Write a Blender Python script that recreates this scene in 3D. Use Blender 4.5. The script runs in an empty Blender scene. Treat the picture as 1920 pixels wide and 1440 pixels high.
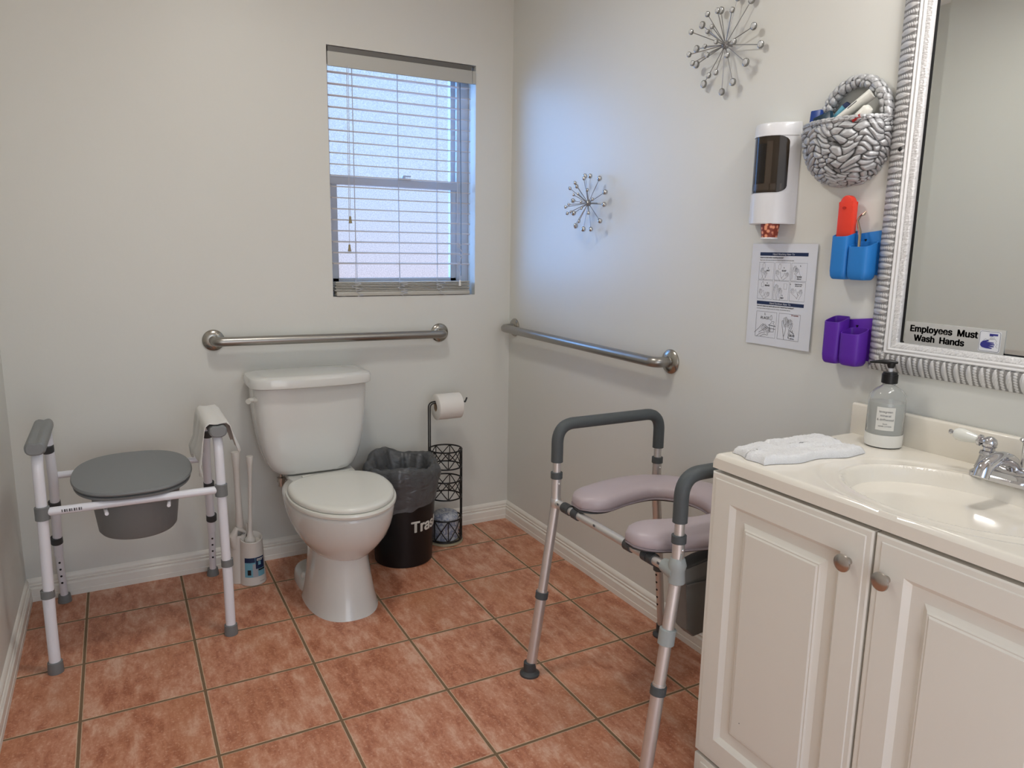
import bpy, bmesh, math, random
import numpy as np
from mathutils import Vector, Matrix
random.seed(7)
R = math.radians
scene = bpy.context.scene
COL = scene.collection

# ---------------------------------------------------------------- camera
cam_data = bpy.data.cameras.new('camera')
cam_data.sensor_width = 36.0
cam_data.lens = 1378.36 / 1920 * 36.0
cam_data.clip_start = 0.02
cam = bpy.data.objects.new('camera', cam_data)
_r = Vector((0.88122138, -0.47247256, 0.01478411))
_u = Vector((0.07250529, 0.16600484, 0.98345583))
_f = Vector((0.46711012, 0.86557038, -0.18054378))
cam.matrix_world = Matrix(((_r.x, _u.x, -_f.x, -1.57242), (_r.y, _u.y, -_f.y, -2.94783),
                           (_r.z, _u.z, -_f.z, 1.25752), (0, 0, 0, 1)))
COL.objects.link(cam)
scene.camera = cam

# ---------------------------------------------------------------- view and world
scene.view_settings.view_transform = 'Standard'
scene.view_settings.look = 'None'
scene.view_settings.gamma = 1
scene.view_settings.use_curve_mapping = False
scene.view_settings.exposure = 0.0

SKY = 1.75
world = bpy.data.worlds.new('daylight'); scene.world = world
world.use_nodes = True
wn = world.node_tree; wn.nodes.clear()
wo = wn.nodes.new('ShaderNodeOutputWorld'); wb = wn.nodes.new('ShaderNodeBackground')
wtc = wn.nodes.new('ShaderNodeTexCoord'); wsep = wn.nodes.new('ShaderNodeSeparateXYZ')
wmr = wn.nodes.new('ShaderNodeMapRange'); wcr = wn.nodes.new('ShaderNodeValToRGB')
wmr.inputs['From Min'].default_value = -1; wmr.inputs['From Max'].default_value = 1
wn.links.new(wtc.outputs['Generated'], wsep.inputs[0]); wn.links.new(wsep.outputs['Z'], wmr.inputs['Value'])
wn.links.new(wmr.outputs['Result'], wcr.inputs[0]); wn.links.new(wcr.outputs[0], wb.inputs['Color'])
# the bright side of the sky, away to the left of the window
wdot = wn.nodes.new('ShaderNodeVectorMath'); wdot.operation = 'DOT_PRODUCT'
wdot.inputs[1].default_value = Vector((-0.80, 0.58, 0.06)).normalized()
wgl = wn.nodes.new('ShaderNodeMapRange'); wgl.interpolation_type = 'SMOOTHSTEP'
wgl.inputs['From Min'].default_value = 0.62; wgl.inputs['From Max'].default_value = 0.97
wgl.inputs['To Min'].default_value = SKY; wgl.inputs['To Max'].default_value = SKY*8
wn.links.new(wtc.outputs['Generated'], wdot.inputs[0]); wn.links.new(wdot.outputs['Value'], wgl.inputs['Value'])
wn.links.new(wgl.outputs['Result'], wb.inputs['Strength'])
wmx = wn.nodes.new('ShaderNodeMix'); wmx.data_type = 'RGBA'; wmx.inputs[7].default_value = (0.20, 0.46, 1.0, 1)
wg2 = wn.nodes.new('ShaderNodeMapRange'); wg2.inputs['From Min'].default_value = SKY; wg2.inputs['From Max'].default_value = SKY*3
wn.links.new(wgl.outputs['Result'], wg2.inputs['Value']); wn.links.new(wg2.outputs['Result'], wmx.inputs[0])
wn.links.new(wcr.outputs[0], wmx.inputs[6]); wn.links.new(wmx.outputs[2], wb.inputs['Color'])
wn.links.new(wb.outputs[0], wo.inputs[0])
e = wcr.color_ramp.elements
e[0].position = 0.0; e[0].color = (0.46, 0.36, 0.36, 1)
e[1].position = 1.0; e[1].color = (0.26, 0.46, 0.80, 1)
x = e.new(0.46); x.color = (0.52, 0.42, 0.44, 1)
x = e.new(0.52); x.color = (0.40, 0.50, 0.68, 1)
x = e.new(0.62); x.color = (0.36, 0.52, 0.74, 1)

def area(name, loc, size, power, color, rot=(0, 0, 0), size_y=None, shape='DISK'):
    d = bpy.data.lights.new(name, 'AREA'); d.shape = shape; d.size = size
    if size_y: d.size_y = size_y
    d.energy = power; d.color = color
    o = bpy.data.objects.new(name, d); o.location = loc; o.rotation_euler = rot
    COL.objects.link(o); return o
area('ceiling_lamp', (-1.05, -1.15, 2.40), 0.26, 8.6, (1.0, 0.97, 0.91))
area('vanity_lamp', (-0.14, -2.22, 2.16), 0.5, 8.0, (1.0, 0.97, 0.93), rot=(0, R(-40), 0), size_y=0.08, shape='RECTANGLE')
area('fill_light', (-1.36, -3.62, 1.02), 0.95, 10.5, (1.0, 0.97, 0.92), rot=(R(90), 0, 0), size_y=1.95, shape='RECTANGLE')   # unseen fill light added behind the camera to brighten the lower room

# ---------------------------------------------------------------- materials
def new_mat(name):
    m = bpy.data.materials.new(name); m.use_nodes = True
    nt = m.node_tree
    return m, nt, nt.nodes['Principled BSDF']
def N(nt, t, **kw):
    n = nt.nodes.new(t)
    for k, v in kw.items(): setattr(n, k, v)
    return n
def mat(name, color, rough=0.5, metal=0.0, bump=0.0, bscale=200.0, coat=0.0, vary=0.0, vscale=6.0, spec=0.5, trans=0.0, ior=1.45, sheen=0.0, sss=0.0):
    m, nt, b = new_mat(name)
    c = (*color, 1)
    b.inputs['Base Color'].default_value = c
    b.inputs['Roughness'].default_value = rough
    b.inputs['Metallic'].default_value = metal
    b.inputs['Coat Weight'].default_value = coat
    b.inputs['Coat Roughness'].default_value = 0.06
    b.inputs['Specular IOR Level'].default_value = spec
    b.inputs['Transmission Weight'].default_value = trans
    b.inputs['IOR'].default_value = ior
    b.inputs['Sheen Weight'].default_value = sheen
    tc = N(nt, 'ShaderNodeTexCoord')
    nz = N(nt, 'ShaderNodeTexNoise'); nz.inputs['Scale'].default_value = vscale; nz.inputs['Detail'].default_value = 4
    nt.links.new(tc.outputs['Object'], nz.inputs['Vector'])
    mx = N(nt, 'ShaderNodeMix', data_type='RGBA')
    mx.inputs[6].default_value = tuple(max(0, v * (1 - vary)) for v in color) + (1,)
    mx.inputs[7].default_value = tuple(min(1, v * (1 + vary)) for v in color) + (1,)
    nt.links.new(nz.outputs['Fac'], mx.inputs[0]); nt.links.new(mx.outputs[2], b.inputs['Base Color'])
    if bump > 0:
        n2 = N(nt, 'ShaderNodeTexNoise'); n2.inputs['Scale'].default_value = bscale; n2.inputs['Detail'].default_value = 3
        nt.links.new(tc.outputs['Object'], n2.inputs['Vector'])
        bp = N(nt, 'ShaderNodeBump'); bp.inputs['Strength'].default_value = bump; bp.inputs['Distance'].default_value = 0.002
        nt.links.new(n2.outputs['Fac'], bp.inputs['Height']); nt.links.new(bp.outputs[0], b.inputs['Normal'])
    return m

M_wall = mat('wall_paint', (0.71, 0.712, 0.665), 0.42, bump=0.12, bscale=60, vary=0.02, vscale=2.2)
M_ceil = mat('ceiling_paint', (0.88, 0.87, 0.84), 0.8)
M_trim = mat('trim_paint', (0.84, 0.81, 0.74), 0.38, vary=0.04, vscale=20)
M_porc = mat('porcelain', (0.70, 0.70, 0.665), 0.12, coat=0.5)
M_seatw = mat('toilet_seat_white', (0.74, 0.735, 0.67), 0.22, coat=0.3)
M_white = mat('white_enamel', (0.82, 0.83, 0.88), 0.28, coat=0.3)
M_grey = mat('grey_plastic', (0.19, 0.20, 0.20), 0.45, bump=0.05)
M_greyl = mat('grey_plastic_lid', (0.215, 0.228, 0.232), 0.40, bump=0.04)
M_dgrey = mat('dark_grey_rubber', (0.055, 0.058, 0.06), 0.5)
M_foam = mat('grey_foam_grip', (0.075, 0.085, 0.088), 0.55, bump=0.2, bscale=400)
M_alu = mat('brushed_aluminium', (0.70, 0.68, 0.66), 0.40, metal=0.80, vary=0.05, vscale=30)
M_steel = mat('brushed_steel', (0.36, 0.345, 0.32), 0.33, metal=1.0, vary=0.05, vscale=40)
M_steeld = mat('flange_steel', (0.40, 0.38, 0.34), 0.22, metal=1.0)
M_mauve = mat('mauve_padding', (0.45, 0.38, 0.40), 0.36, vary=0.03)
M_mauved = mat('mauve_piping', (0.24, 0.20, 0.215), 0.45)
M_black = mat('black_plastic', (0.004, 0.004, 0.005), 0.38)
M_wire = mat('black_wire', (0.01, 0.01, 0.01), 0.4)
M_cab = mat('cabinet_thermofoil', (0.76, 0.73, 0.655), 0.40, vary=0.01)
M_marb = mat('cultured_marble', (0.80, 0.755, 0.665), 0.16, coat=0.4, vary=0.02, vscale=5)
M_chrome = mat('chrome', (0.62, 0.62, 0.64), 0.08, metal=1.0)
M_knob = mat('satin_nickel', (0.50, 0.46, 0.42), 0.25, metal=1.0)
M_leverw = mat('white_porcelain_lever', (0.72, 0.72, 0.66), 0.15, coat=0.5)
M_paper = mat('paper', (0.70, 0.72, 0.76), 0.6)
M_tissue = mat('tissue', (0.80, 0.77, 0.72), 0.9, bump=0.2, bscale=300)
M_towel = mat('white_terry', (0.80, 0.80, 0.80), 0.95, bump=0.9, bscale=500, sheen=0.3)
M_clothw = mat('white_cloth', (0.74, 0.73, 0.70), 0.9, bump=0.3, bscale=600)
M_blue = mat('blue_silicone', (0.02, 0.20, 0.58), 0.42)
M_purple = mat('purple_silicone', (0.105, 0.018, 0.36), 0.42)
M_red = mat('red_plastic', (0.78, 0.05, 0.025), 0.35)
M_navy = mat('navy_print', (0.008, 0.02, 0.07), 0.5)
M_ink = mat('black_ink', (0.01, 0.01, 0.012), 0.5)
M_inkg = mat('grey_ink', (0.10, 0.10, 0.11), 0.6)
M_inkr = mat('red_ink', (0.45, 0.02, 0.03), 0.6)
M_inkb = mat('blue_ink', (0.03, 0.03, 0.22), 0.5)
M_whitep = mat('white_plastic', (0.74, 0.75, 0.77), 0.3, coat=0.2)
M_cream = mat('cream_plastic', (0.66, 0.62, 0.57), 0.35, coat=0.1)
M_silver = mat('silver_bead', (0.55, 0.56, 0.56), 0.18, metal=1.0)
M_rod = mat('dull_silver_rod', (0.34, 0.34, 0.34), 0.35, metal=0.9)
M_mirror = mat('mirror_glass', (0.90, 0.93, 0.92), 0.015, metal=1.0)
M_tassel = mat('tassel_wood', (0.30, 0.25, 0.13), 0.5)
M_cord = mat('white_cord', (0.55, 0.57, 0.62), 0.8)
M_winf = mat('window_vinyl', (0.62, 0.66, 0.72), 0.4)
M_tealp = mat('teal_print', (0.12, 0.38, 0.50), 0.4)
M_whitet = mat('white_tube', (0.72, 0.72, 0.66), 0.35)
M_navyb = mat('navy_box', (0.012, 0.05, 0.25), 0.35)
M_brass = mat('silver_brass_steel', (0.55, 0.47, 0.36), 0.25, metal=1.0)
M_base = mat('cream_ring', (0.42, 0.36, 0.24), 0.6)
M_cyan = mat('label_cyan', (0.16, 0.38, 0.48), 0.4)

def links(nt, *ps):
    for a, b in ps: nt.links.new(a, b)

# floor tiles
def tile_material():
    m, nt, b = new_mat('terracotta_tile')
    S = 0.31
    geo = N(nt, 'ShaderNodeNewGeometry'); sp = N(nt, 'ShaderNodeSeparateXYZ'); nt.links.new(geo.outputs['Position'], sp.inputs[0])
    def M(op, a, bb=None, clamp=False):
        n = N(nt, 'ShaderNodeMath', operation=op); n.use_clamp = clamp
        for i, v in enumerate((a, bb)):
            if v is None: continue
            if isinstance(v, (int, float)): n.inputs[i].default_value = v
            else: nt.links.new(v, n.inputs[i])
        return n.outputs[0]
    u = M('DIVIDE', M('ADD', sp.outputs['X'], 1.7368), S); v = M('DIVIDE', M('ADD', sp.outputs['Y'], 0.2338), S)
    fu = M('FRACT', u); fv = M('FRACT', v)
    iu = M('FLOOR', u); iv = M('FLOOR', v)
    du = M('MINIMUM', fu, M('SUBTRACT', 1.0, fu)); dv = M('MINIMUM', fv, M('SUBTRACT', 1.0, fv))
    dd = M('MULTIPLY', M('MINIMUM', du, dv), S)          # metres to the joint
    wn_ = N(nt, 'ShaderNodeTexNoise'); wn_.inputs['Scale'].default_value = 45
    nt.links.new(geo.outputs['Position'], wn_.inputs['Vector'])
    dd = M('ADD', dd, M('MULTIPLY', M('SUBTRACT', wn_.outputs['Fac'], 0.5), 0.0016))
    grout = N(nt, 'ShaderNodeMapRange'); grout.inputs['From Min'].default_value = 0.0034; grout.inputs['From Max'].default_value = 0.0043
    nt.links.new(dd, grout.inputs['Value'])
    edge = N(nt, 'ShaderNodeMapRange'); edge.inputs['From Min'].default_value = 0.0050; edge.inputs['From Max'].default_value = 0.0066
    nt.links.new(dd, edge.inputs['Value'])
    # per tile offset
    cmb = N(nt, 'ShaderNodeCombineXYZ'); nt.links.new(iu, cmb.inputs[0]); nt.links.new(iv, cmb.inputs[1])
    wh = N(nt, 'ShaderNodeTexWhiteNoise', noise_dimensions='3D'); nt.links.new(cmb.outputs[0], wh.inputs['Vector'])
    sc = N(nt, 'ShaderNodeVectorMath', operation='SCALE'); sc.inputs['Scale'].default_value = 3.0; nt.links.new(wh.outputs['Color'], sc.inputs[0])
    rot = N(nt, 'ShaderNodeMapping'); rot.inputs['Rotation'].default_value = (0, 0, R(-3)); rot.inputs['Scale'].default_value = (1.0, 0.38, 1.0)
    nt.links.new(geo.outputs['Position'], rot.inputs['Vector'])
    ad = N(nt, 'ShaderNodeVectorMath', operation='ADD'); links(nt, (rot.outputs[0], ad.inputs[0]), (sc.outputs[0], ad.inputs[1]))
    n1 = N(nt, 'ShaderNodeTexNoise'); n1.inputs['Scale'].default_value = 22; n1.inputs['Detail'].default_value = 10; n1.inputs['Roughness'].default_value = 0.74; n1.inputs['Distortion'].default_value = 0.15
    nt.links.new(ad.outputs[0], n1.inputs['Vector'])
    cr = N(nt, 'ShaderNodeValToRGB'); nt.links.new(n1.outputs['Fac'], cr.inputs[0])
    el = cr.color_ramp.elements
    el[0].position = 0.38; el[0].color = (0.38, 0.125, 0.060, 1)
    el[1].position = 0.64; el[1].color = (0.72, 0.44, 0.315, 1)
    q = el.new(0.48); q.color = (0.54, 0.22, 0.122, 1)
    q = el.new(0.55); q.color = (0.61, 0.295, 0.185, 1)
    n2 = N(nt, 'ShaderNodeTexNoise'); n2.inputs['Scale'].default_value = 5; n2.inputs['Detail'].default_value = 3; nt.links.new(ad.outputs[0], n2.inputs['Vector'])
    m1 = N(nt, 'ShaderNodeMix', data_type='RGBA', blend_type='MIX'); m1.inputs[7].default_value = (0.50, 0.205, 0.090, 1)
    f2 = N(nt, 'ShaderNodeMapRange'); f2.inputs['From Min'].default_value = 0.5; f2.inputs['From Max'].default_value = 0.75; f2.inputs['To Max'].default_value = 0.55
    links(nt, (n2.outputs['Fac'], f2.inputs['Value']), (f2.outputs[0], m1.inputs[0]), (cr.outputs[0], m1.inputs[6]))
    # fine speckle
    n3 = N(nt, 'ShaderNodeTexNoise'); n3.inputs['Scale'].default_value = 130; n3.inputs['Detail'].default_value = 5; nt.links.new(geo.outputs['Position'], n3.inputs['Vector'])
    f3 = N(nt, 'ShaderNodeMapRange'); f3.inputs['From Min'].default_value = 0.55; f3.inputs['From Max'].default_value = 0.75; f3.inputs['To Max'].default_value = 0.65
    m2 = N(nt, 'ShaderNodeMix', data_type='RGBA'); m2.inputs[7].default_value = (0.80, 0.52, 0.38, 1)
    links(nt, (n3.outputs['Fac'], f3.inputs['Value']), (f3.outputs[0], m2.inputs[0]), (m1.outputs[2], m2.inputs[6]))
    # pale arris, then grout
    m3 = N(nt, 'ShaderNodeMix', data_type='RGBA'); m3.inputs[6].default_value = (0.66, 0.46, 0.31, 1)
    links(nt, (edge.outputs[0], m3.inputs[0]), (m2.outputs[2], m3.inputs[7]))
    m4 = N(nt, 'ShaderNodeMix', data_type='RGBA'); m4.inputs[6].default_value = (0.20, 0.128, 0.070, 1)
    links(nt, (grout.outputs[0], m4.inputs[0]), (m3.outputs[2], m4.inputs[7]), (m4.outputs[2], b.inputs['Base Color']))
    rr = N(nt, 'ShaderNodeMapRange'); rr.inputs['To Min'].default_value = 0.9; rr.inputs['To Max'].default_value = 0.42
    links(nt, (grout.outputs[0], rr.inputs['Value']), (rr.outputs[0], b.inputs['Roughness']))
    hh = N(nt, 'ShaderNodeMapRange'); hh.inputs['From Min'].default_value = 0.0025; hh.inputs['From Max'].default_value = 0.0065
    nt.links.new(dd, hh.inputs['Value'])
    hs = M('ADD', hh.outputs[0], M('MULTIPLY', n1.outputs['Fac'], 0.25))
    bp = N(nt, 'ShaderNodeBump'); bp.inputs['Strength'].default_value = 0.6; bp.inputs['Distance'].default_value = 0.0022
    links(nt, (hs, bp.inputs['Height']), (bp.outputs[0], b.inputs['Normal']))
    return m
M_tile = tile_material()

def frosted():
    m = bpy.data.materials.new('frosted_glass'); m.use_nodes = True; nt = m.node_tree; nt.nodes.clear()
    o = N(nt, 'ShaderNodeOutputMaterial'); rf = N(nt, 'ShaderNodeBsdfRefraction'); rf.inputs['Roughness'].default_value = 0.42; rf.inputs['IOR'].default_value = 1.25
    tr = N(nt, 'ShaderNodeBsdfTranslucent'); tr.inputs['Color'].default_value = (0.95, 0.97, 1, 1)
    gl = N(nt, 'ShaderNodeBsdfGlossy'); gl.inputs['Roughness'].default_value = 0.3
    mx = N(nt, 'ShaderNodeMixShader'); mx.inputs[0].default_value = 0.04
    m2 = N(nt, 'ShaderNodeMixShader'); m2.inputs[0].default_value = 0.04
    tc = N(nt, 'ShaderNodeTexCoord'); vo = N(nt, 'ShaderNodeTexNoise'); vo.inputs['Scale'].default_value = 260
    cr = N(nt, 'ShaderNodeMapRange'); cr.inputs['From Min'].default_value = 0.3; cr.inputs['From Max'].default_value = 0.7; cr.inputs['To Min'].default_value = 0.68; cr.inputs['To Max'].default_value = 1.0
    bp = N(nt, 'ShaderNodeBump'); bp.inputs['Strength'].default_value = 0.5; bp.inputs['Distance'].default_value = 0.001
    cc = N(nt, 'ShaderNodeCombineColor')
    links(nt, (tc.outputs['Object'], vo.inputs['Vector']), (vo.outputs['Fac'], bp.inputs['Height']), (bp.outputs[0], rf.inputs['Normal']),
          (vo.outputs['Fac'], cr.inputs['Value']), (cr.outputs[0], cc.inputs[0]), (cr.outputs[0], cc.inputs[1]), (cr.outputs[0], cc.inputs[2]), (cc.outputs[0], rf.inputs['Color']),
          (rf.outputs[0], mx.inputs[1]), (tr.outputs[0], mx.inputs[2]), (mx.outputs[0], m2.inputs[1]), (gl.outputs[0], m2.inputs[2]), (m2.outputs[0], o.inputs[0]))
    return m
M_frost = frosted()

def slat_mat():
    m = bpy.data.materials.new('blind_slat'); m.use_nodes = True; nt = m.node_tree; b = nt.nodes['Principled BSDF']
    b.inputs['Base Color'].default_value = (0.72, 0.68, 0.66, 1); b.inputs['Roughness'].default_value = 0.45
    tr = N(nt, 'ShaderNodeBsdfTranslucent'); tr.inputs['Color'].default_value = (0.85, 0.75, 0.70, 1)
    mx = N(nt, 'ShaderNodeMixShader'); mx.inputs[0].default_value = 0.22
    links(nt, (b.outputs[0], mx.inputs[1]), (tr.outputs[0], mx.inputs[2]), (mx.outputs[0], nt.nodes['Material Output'].inputs[0]))
    return m
M_slat = slat_mat()

def glassy(name, color, rough, tint=1.0):
    return mat(name, color, rough, trans=tint, ior=1.33)
M_bottle = glassy('clear_bottle', (0.93, 0.94, 0.93), 0.04, 0.92)
M_gem = mat('crystal_gem', (0.80, 0.82, 0.82), 0.10, trans=0.35, ior=1.5)
M_gemm = mat('gem_setting', (0.30, 0.30, 0.29), 0.25, metal=1.0)
M_smoke = mat('smoked_window', (0.036, 0.027, 0.019), 0.10, coat=0.0, spec=0.25)

def bag_mat():
    m, nt, b = new_mat('grey_bin_liner')
    b.inputs['Base Color'].default_value = (0.085, 0.088, 0.092, 1); b.inputs['Roughness'].default_value = 0.32
    tc = N(nt, 'ShaderNodeTexCoord'); mp = N(nt, 'ShaderNodeMapping'); mp.inputs['Scale'].default_value = (1, 1, 2.0)
    nz = N(nt, 'ShaderNodeTexNoise'); nz.inputs['Scale'].default_value = 13; nz.inputs['Detail'].default_value = 3; nz.inputs['Distortion'].default_value = 1.2
    bp = N(nt, 'ShaderNodeBump'); bp.inputs['Strength'].default_value = 0.9; bp.inputs['Distance'].default_value = 0.008
    links(nt, (tc.outputs['Object'], mp.inputs[0]), (mp.outputs[0], nz.inputs['Vector']), (nz.outputs['Fac'], bp.inputs['Height']), (bp.outputs[0], b.inputs['Normal']))
    return m
M_bag = bag_mat()

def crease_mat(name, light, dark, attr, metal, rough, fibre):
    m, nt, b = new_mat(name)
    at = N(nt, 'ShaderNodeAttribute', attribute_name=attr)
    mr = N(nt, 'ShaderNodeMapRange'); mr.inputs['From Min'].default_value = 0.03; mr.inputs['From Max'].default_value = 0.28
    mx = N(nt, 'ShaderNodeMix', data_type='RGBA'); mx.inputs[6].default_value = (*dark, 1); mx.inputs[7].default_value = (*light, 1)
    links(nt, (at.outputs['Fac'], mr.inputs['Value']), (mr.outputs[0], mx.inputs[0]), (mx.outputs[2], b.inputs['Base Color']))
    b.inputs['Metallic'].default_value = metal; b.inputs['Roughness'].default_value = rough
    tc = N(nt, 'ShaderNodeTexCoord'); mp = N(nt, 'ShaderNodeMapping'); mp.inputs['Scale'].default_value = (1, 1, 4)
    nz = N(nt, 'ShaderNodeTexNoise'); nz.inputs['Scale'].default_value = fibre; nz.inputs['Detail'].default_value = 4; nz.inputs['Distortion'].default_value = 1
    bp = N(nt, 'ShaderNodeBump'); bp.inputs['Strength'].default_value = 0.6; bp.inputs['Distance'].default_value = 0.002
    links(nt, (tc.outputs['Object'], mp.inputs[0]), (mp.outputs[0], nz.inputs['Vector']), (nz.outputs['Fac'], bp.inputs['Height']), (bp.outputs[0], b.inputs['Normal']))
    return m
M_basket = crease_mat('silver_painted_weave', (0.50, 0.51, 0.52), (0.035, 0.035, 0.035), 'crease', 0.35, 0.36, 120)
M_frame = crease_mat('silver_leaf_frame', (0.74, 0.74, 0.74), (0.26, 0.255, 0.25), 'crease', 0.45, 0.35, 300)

def cup_mat():
    m, nt, b = new_mat('shell_print_cup')
    tc = N(nt, 'ShaderNodeTexCoord'); mp = N(nt, 'ShaderNodeMapping'); mp.inputs['Scale'].default_value = (1, 1, 1)
    vo = N(nt, 'ShaderNodeTexVoronoi'); vo.inputs['Scale'].default_value = 85
    cr = N(nt, 'ShaderNodeValToRGB'); el = cr.color_ramp.elements
    el[0].position = 0.30; el[0].color = (0.75, 0.30, 0.18, 1); el[1].position = 0.46; el[1].color = (0.22, 0.03, 0.012, 1)
    q = el.new(0.2); q.color = (0.8, 0.35, 0.2, 1)
    links(nt, (tc.outputs['Object'], mp.inputs[0]), (mp.outputs[0], vo.inputs['Vector']), (vo.outputs['Distance'], cr.inputs[0]), (cr.outputs[0], b.inputs['Base Color']))
    b.inputs['Roughness'].default_value = 0.5
    return m
M_cup = cup_mat()

def wrap_mat():
    m, nt, b = new_mat('printed_plastic_wrap')
    tc = N(nt, 'ShaderNodeTexCoord'); nz = N(nt, 'ShaderNodeTexNoise'); nz.inputs['Scale'].default_value = 38; nz.inputs['Detail'].default_value = 3; nz.inputs['Distortion'].default_value = 2
    cr = N(nt, 'ShaderNodeValToRGB'); el = cr.color_ramp.elements
    el[0].position = 0.40; el[0].color = (0.24, 0.27, 0.36, 1); el[1].position = 0.55; el[1].color = (0.50, 0.52, 0.56, 1)
    bp = N(nt, 'ShaderNodeBump'); bp.inputs['Strength'].default_value = 0.6; bp.inputs['Distance'].default_value = 0.004
    links(nt, (tc.outputs['Object'], nz.inputs['Vector']), (nz.outputs['Fac'], cr.inputs[0]), (cr.outputs[0], b.inputs['Base Color']), (nz.outputs['Fac'], bp.inputs['Height']), (bp.outputs[0], b.inputs['Normal']))
    b.inputs['Roughness'].default_value = 0.2
    return m
M_wrap = wrap_mat()

# ---------------------------------------------------------------- mesh helpers
def link_mesh(name, bm, m, parent=None, origin=None, smooth=True, angle=35):
    off = Vector((0, 0, 0))
    if parent is not None:
        off = Vector(parent['_o'])
    elif origin is not None:
        off = Vector(origin)
    if off.length: bmesh.ops.translate(bm, verts=bm.verts, vec=-off)
    me = bpy.data.meshes.new(name)
    bm.normal_update()
    if smooth:
        for f in bm.faces: f.smooth = True
        lim = math.radians(angle)
        for ed in bm.edges:
            if len(ed.link_faces) == 2:
                if ed.link_faces[0].normal.angle(ed.link_faces[1].normal, 0) > lim: ed.smooth = False
    bm.to_mesh(me); bm.free()
    for mm in (m if isinstance(m, (list, tuple)) else [m]): me.materials.append(mm)
    o = bpy.data.objects.new(name, me); COL.objects.link(o)
    if parent is not None:
        o.parent = parent; o['_o'] = parent['_o']
    else:
        o.location = off; o['_o'] = tuple(off)
    return o
def thing(name, label, cat, loc, group=None):
    o = bpy.data.objects.new(name, None); o.empty_display_size = 0.05
    COL.objects.link(o); o.location = loc; o['_o'] = tuple(loc)
    o['label'] = label; o['category'] = cat
    if group: o['group'] = group
    return o
def tag(o, label, cat, group=None):
    o['label'] = label; o['category'] = cat
    if group: o['group'] = group
    return o
def struct(name, bm, m, parent=None, **k):
    o = link_mesh(name, bm, m, parent, **k)
    if parent is None: o['kind'] = 'structure'
    return o
def BM(): return bmesh.new()
def quad(bm, *ps, mi=0):
    f = bm.faces.new([bm.verts.new(p) for p in ps]); f.material_index = mi; return f
def box(bm, x0, x1, y0, y1, z0, z1, bev=0.0, seg=2, mi=0, mat4=None):
    r = bmesh.ops.create_cube(bm, size=1.0); vs = r['verts']
    T = Matrix.Translation(((x0+x1)/2, (y0+y1)/2, (z0+z1)/2)) @ Matrix.Diagonal((abs(x1-x0), abs(y1-y0), abs(z1-z0), 1))
    bmesh.ops.transform(bm, matrix=T, verts=vs)
    fs = set(f for v in vs for f in v.link_faces)
    for f in fs: f.material_index = mi
    if bev > 0:
        es = list(set(e_ for v in vs for e_ in v.link_edges))
        rr = bmesh.ops.bevel(bm, geom=es, offset=bev, segments=seg, profile=0.5, affect='EDGES')
        vs = list(set(v for f in rr['faces'] for v in f.verts) | set(v for v in vs if v.is_valid))
    if mat4 is not None: bmesh.ops.transform(bm, matrix=mat4, verts=[v for v in vs if v.is_valid])
    return vs
def smooth_path(pts, rad=0.03, n=6):
    pts = [Vector(p) for p in pts]; out = [pts[0]]
    for i in range(1, len(pts)-1):
        a, b, c = pts[i-1], pts[i], pts[i+1]
        r_ = rad[i-1] if isinstance(rad, (list, tuple)) else rad
        d = min(r_, (a-b).length*0.49, (c-b).length*0.49)
        p0 = b+(a-b).normalized()*d; p2 = b+(c-b).normalized()*d
        for k in range(n+1):
            t = k/n; out.append(p0*(1-t)**2+b*2*t*(1-t)+p2*t*t)
    out.append(pts[-1]); return out
def tube(bm, pts, r, seg=12, caps=True, closed=False, mi=0, flat=1.0):
    pts = [Vector(p) for p in pts]; n = len(pts)
    rs = r if isinstance(r, (list, tuple)) else [r]*n
    T = []
    for i in range(n):
        if closed: t = pts[(i+1) % n]-pts[(i-1) % n]
        else: t = pts[min(i+1, n-1)]-pts[max(i-1, 0)]
        T.append(t.normalized() if t.length > 1e-9 else Vector((0, 0, 1)))
    up = Vector((0, 0, 1)) if abs(T[0].z) < 0.9 else Vector((1, 0, 0))
    nrm = T[0].cross(up).normalized(); rings = []
    for i in range(n):
        nrm = (nrm-T[i]*nrm.dot(T[i]))
        nrm = nrm.normalized() if nrm.length > 1e-6 else T[i].orthogonal().normalized()
        bi = T[i].cross(nrm)
        rings.append([bm.verts.new(pts[i]+(nrm*math.cos(2*math.pi*k/seg)+bi*flat*math.sin(2*math.pi*k/seg))*rs[i]) for k in range(seg)])
    m = n if closed else n-1
    for i in range(m):
        A, B = rings[i], rings[(i+1) % n]
        for k in range(seg):
            f = bm.faces.new((A[k], A[(k+1) % seg], B[(k+1) % seg], B[k])); f.material_index = mi
    if caps and not closed:
        f = bm.faces.new(rings[0][::-1]); f.material_index = mi
        f = bm.faces.new(rings[-1]); f.material_index = mi
    return rings
def loft(bm, rings, caps=True, mi=0):
    vr = [[bm.verts.new(p) for p in rg] for rg in rings]; n = len(vr[0])
    for a, b in zip(vr, vr[1:]):
        for k in range(n):
            f = bm.faces.new((a[k], a[(k+1) % n], b[(k+1) % n], b[k])); f.material_index = mi
    if caps:
        bm.faces.new(vr[0][::-1]).material_index = mi; bm.faces.new(vr[-1]).material_index = mi
    return vr
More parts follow.
